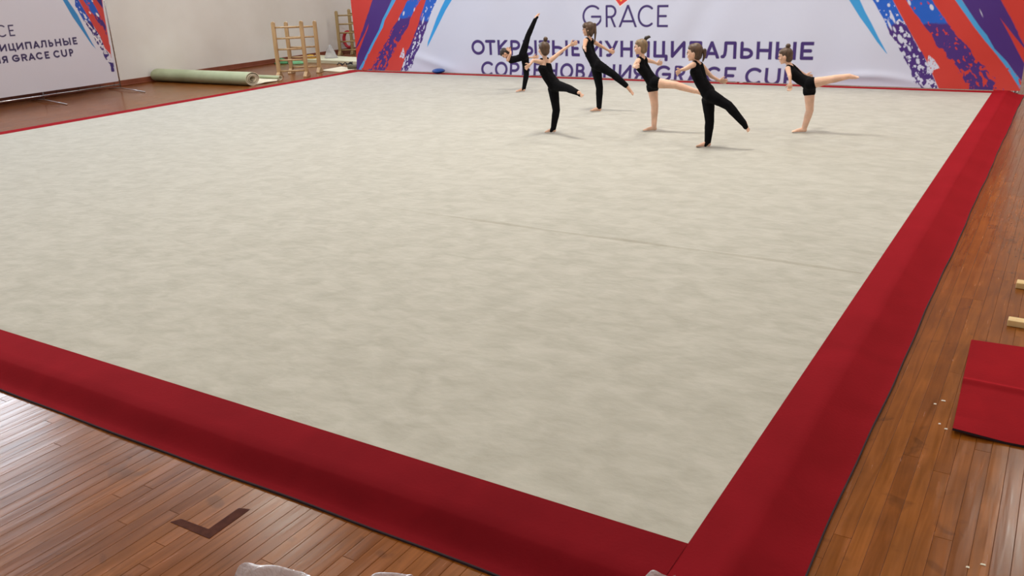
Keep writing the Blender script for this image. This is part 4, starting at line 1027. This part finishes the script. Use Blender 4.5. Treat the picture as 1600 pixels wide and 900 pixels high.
# 3: second from the left at the back, fringe and ponytail
girl('gymnast', 'tall barefoot girl in black unitard, brown fringe and ponytail, head under the large lettering', dict(
    heel=(939.3, 173.8, 0), toe=(921, 173.9, 0), ank_s=(936, 168.8, 0), knee_s=(936.8, 137, .02), hip_s=(931.8, 108, .05), hip_r=(934.8, 102, -.05),
    pelvis=(930.2, 98.5, 0), waist=(923, 86, 0), chest=(918.8, 73, 0), neck=(920.2, 59.5, 0), head=(919.3, 45.5, 0),
    sh_n=(914.8, 63.6, -.08), el_n=(912.8, 74.5, -.14), wr_n=(914.3, 76.6, -.32), tip_n=(915, 78, -.44), sh_f=(926, 64.5, .08), el_f=(940, 72.5, .20), wr_f=(951, 79, .26), tip_f=(959.5, 82, .28),
    knee_r=(958, 116, -.08), ank_r=(978.8, 134.2, -.1), heel_r=(980.6, 131.6, -.1), toe_r=(991, 148.2, -.1), bun=(929, 38.5, 0), tail=(929.3, 66, -.02), stirrup=(0, 0, 0)),
    'unitard', D_(14), M_hair, 'fringe', M_skin, 1.10, 0)
# 4: bare-legged girl with leotard, light hair
girl('gymnast', 'bare-legged fair-haired girl in black leotard with dark high ponytail, between two girls in unitards', dict(
    heel=(1025.8, 204.4, 0), toe=(1003.5, 204.4, 0), ank_s=(1021.8, 198.8, 0), knee_s=(1023, 166, .02), hip_s=(1019.5, 136.5, .05), hip_r=(1024.5, 129.5, -.06),
    pelvis=(1019, 126.5, 0), waist=(1010.5, 114.5, 0), chest=(1003, 103.5, 0), neck=(1002.5, 88, 0), head=(1001, 73.3, 0),
    sh_n=(996.8, 95, -.08), el_n=(991, 104, -.2), wr_n=(993.0, 104.8, -.36), tip_n=(998.5, 101.6, -.46), sh_f=(1009, 93.5, .08), el_f=(1020, 96.5, .22), wr_f=(1026, 99, .30), tip_f=(1033, 98.8, .34),
    knee_r=(1056, 133, -.14), ank_r=(1086, 142.5, -.18), heel_r=(1089, 138.8, -.18), toe_r=(1101, 147.5, -.18), bun=(1009.5, 59.5, 0), tail=(1016, 58.2, 0)),
    'leotard', D_(12), M_hairl, 'dark_tail', M_skin2, 1.06, 0)
# 5: nearest girl
girl('gymnast', 'nearest girl, black unitard and brown ponytail, leg raised low behind her', dict(
    heel=(1110.4, 229, 0), toe=(1086.5, 229.8, 0), ank_s=(1105.8, 222.5, 0), knee_s=(1108.8, 190, .02), hip_s=(1106.5, 157, .05), hip_r=(1110.5, 149.5, -.05),
    pelvis=(1105.5, 143, 0), waist=(1095.5, 127.5, 0), chest=(1089.5, 111, 0), neck=(1088.5, 96, 0), head=(1085, 81.8, 0),
    sh_n=(1083, 101.2, -.07), el_n=(1070.5, 107.8, -.13), wr_n=(1063.5, 109.5, -.17), tip_n=(1056, 115.5, -.24), sh_f=(1097.5, 104.5, .08), el_f=(1111, 119, .16), wr_f=(1123.5, 125.6, .20), tip_f=(1136, 127.6, .2),
    knee_r=(1138, 165, -.10), ank_r=(1162.3, 193, -.13), heel_r=(1165.8, 189.3, -.13), toe_r=(1171.5, 205.8, -.13), bun=(1100.5, 79, 0), tail=(1098.0, 96, -.02)),
    'unitard', D_(10), M_hair, 'plain', M_skin2, 1.10, 0)
# 6: rightmost girl
girl('gymnast', 'small bun-haired girl at the right in black leotard, bare leg held level behind', dict(
    heel=(1260, 206.8, 0), toe=(1236, 206.5, 0), ank_s=(1256.2, 201.5, 0), knee_s=(1265.2, 172.5, .02), hip_s=(1264.5, 142, .05), hip_r=(1267.5, 130.5, -.06),
    pelvis=(1262, 129.5, 0), waist=(1250, 123, 0), chest=(1239.5, 113.5, 0), neck=(1233, 102, 0), head=(1227, 87.3, 0),
    sh_n=(1231, 107.5, -.07), el_n=(1234, 119, -.16), wr_n=(1234.8, 129.5, -.2), tip_n=(1233.8, 141, -.22), sh_f=(1239, 104.5, .09), el_f=(1250, 112.5, .22), wr_f=(1258.5, 117, .30), tip_f=(1266, 119.5, .32),
    knee_r=(1297, 124.3, -.10), ank_r=(1326.5, 119.2, -.12), heel_r=(1330.5, 116.6, -.12), toe_r=(1343.3, 119.8, -.12), bun=(1231.5, 71.8, 0)),
    'leotard', D_(8), M_hair, 'plain', M_skin2, 1.06, D_(8))
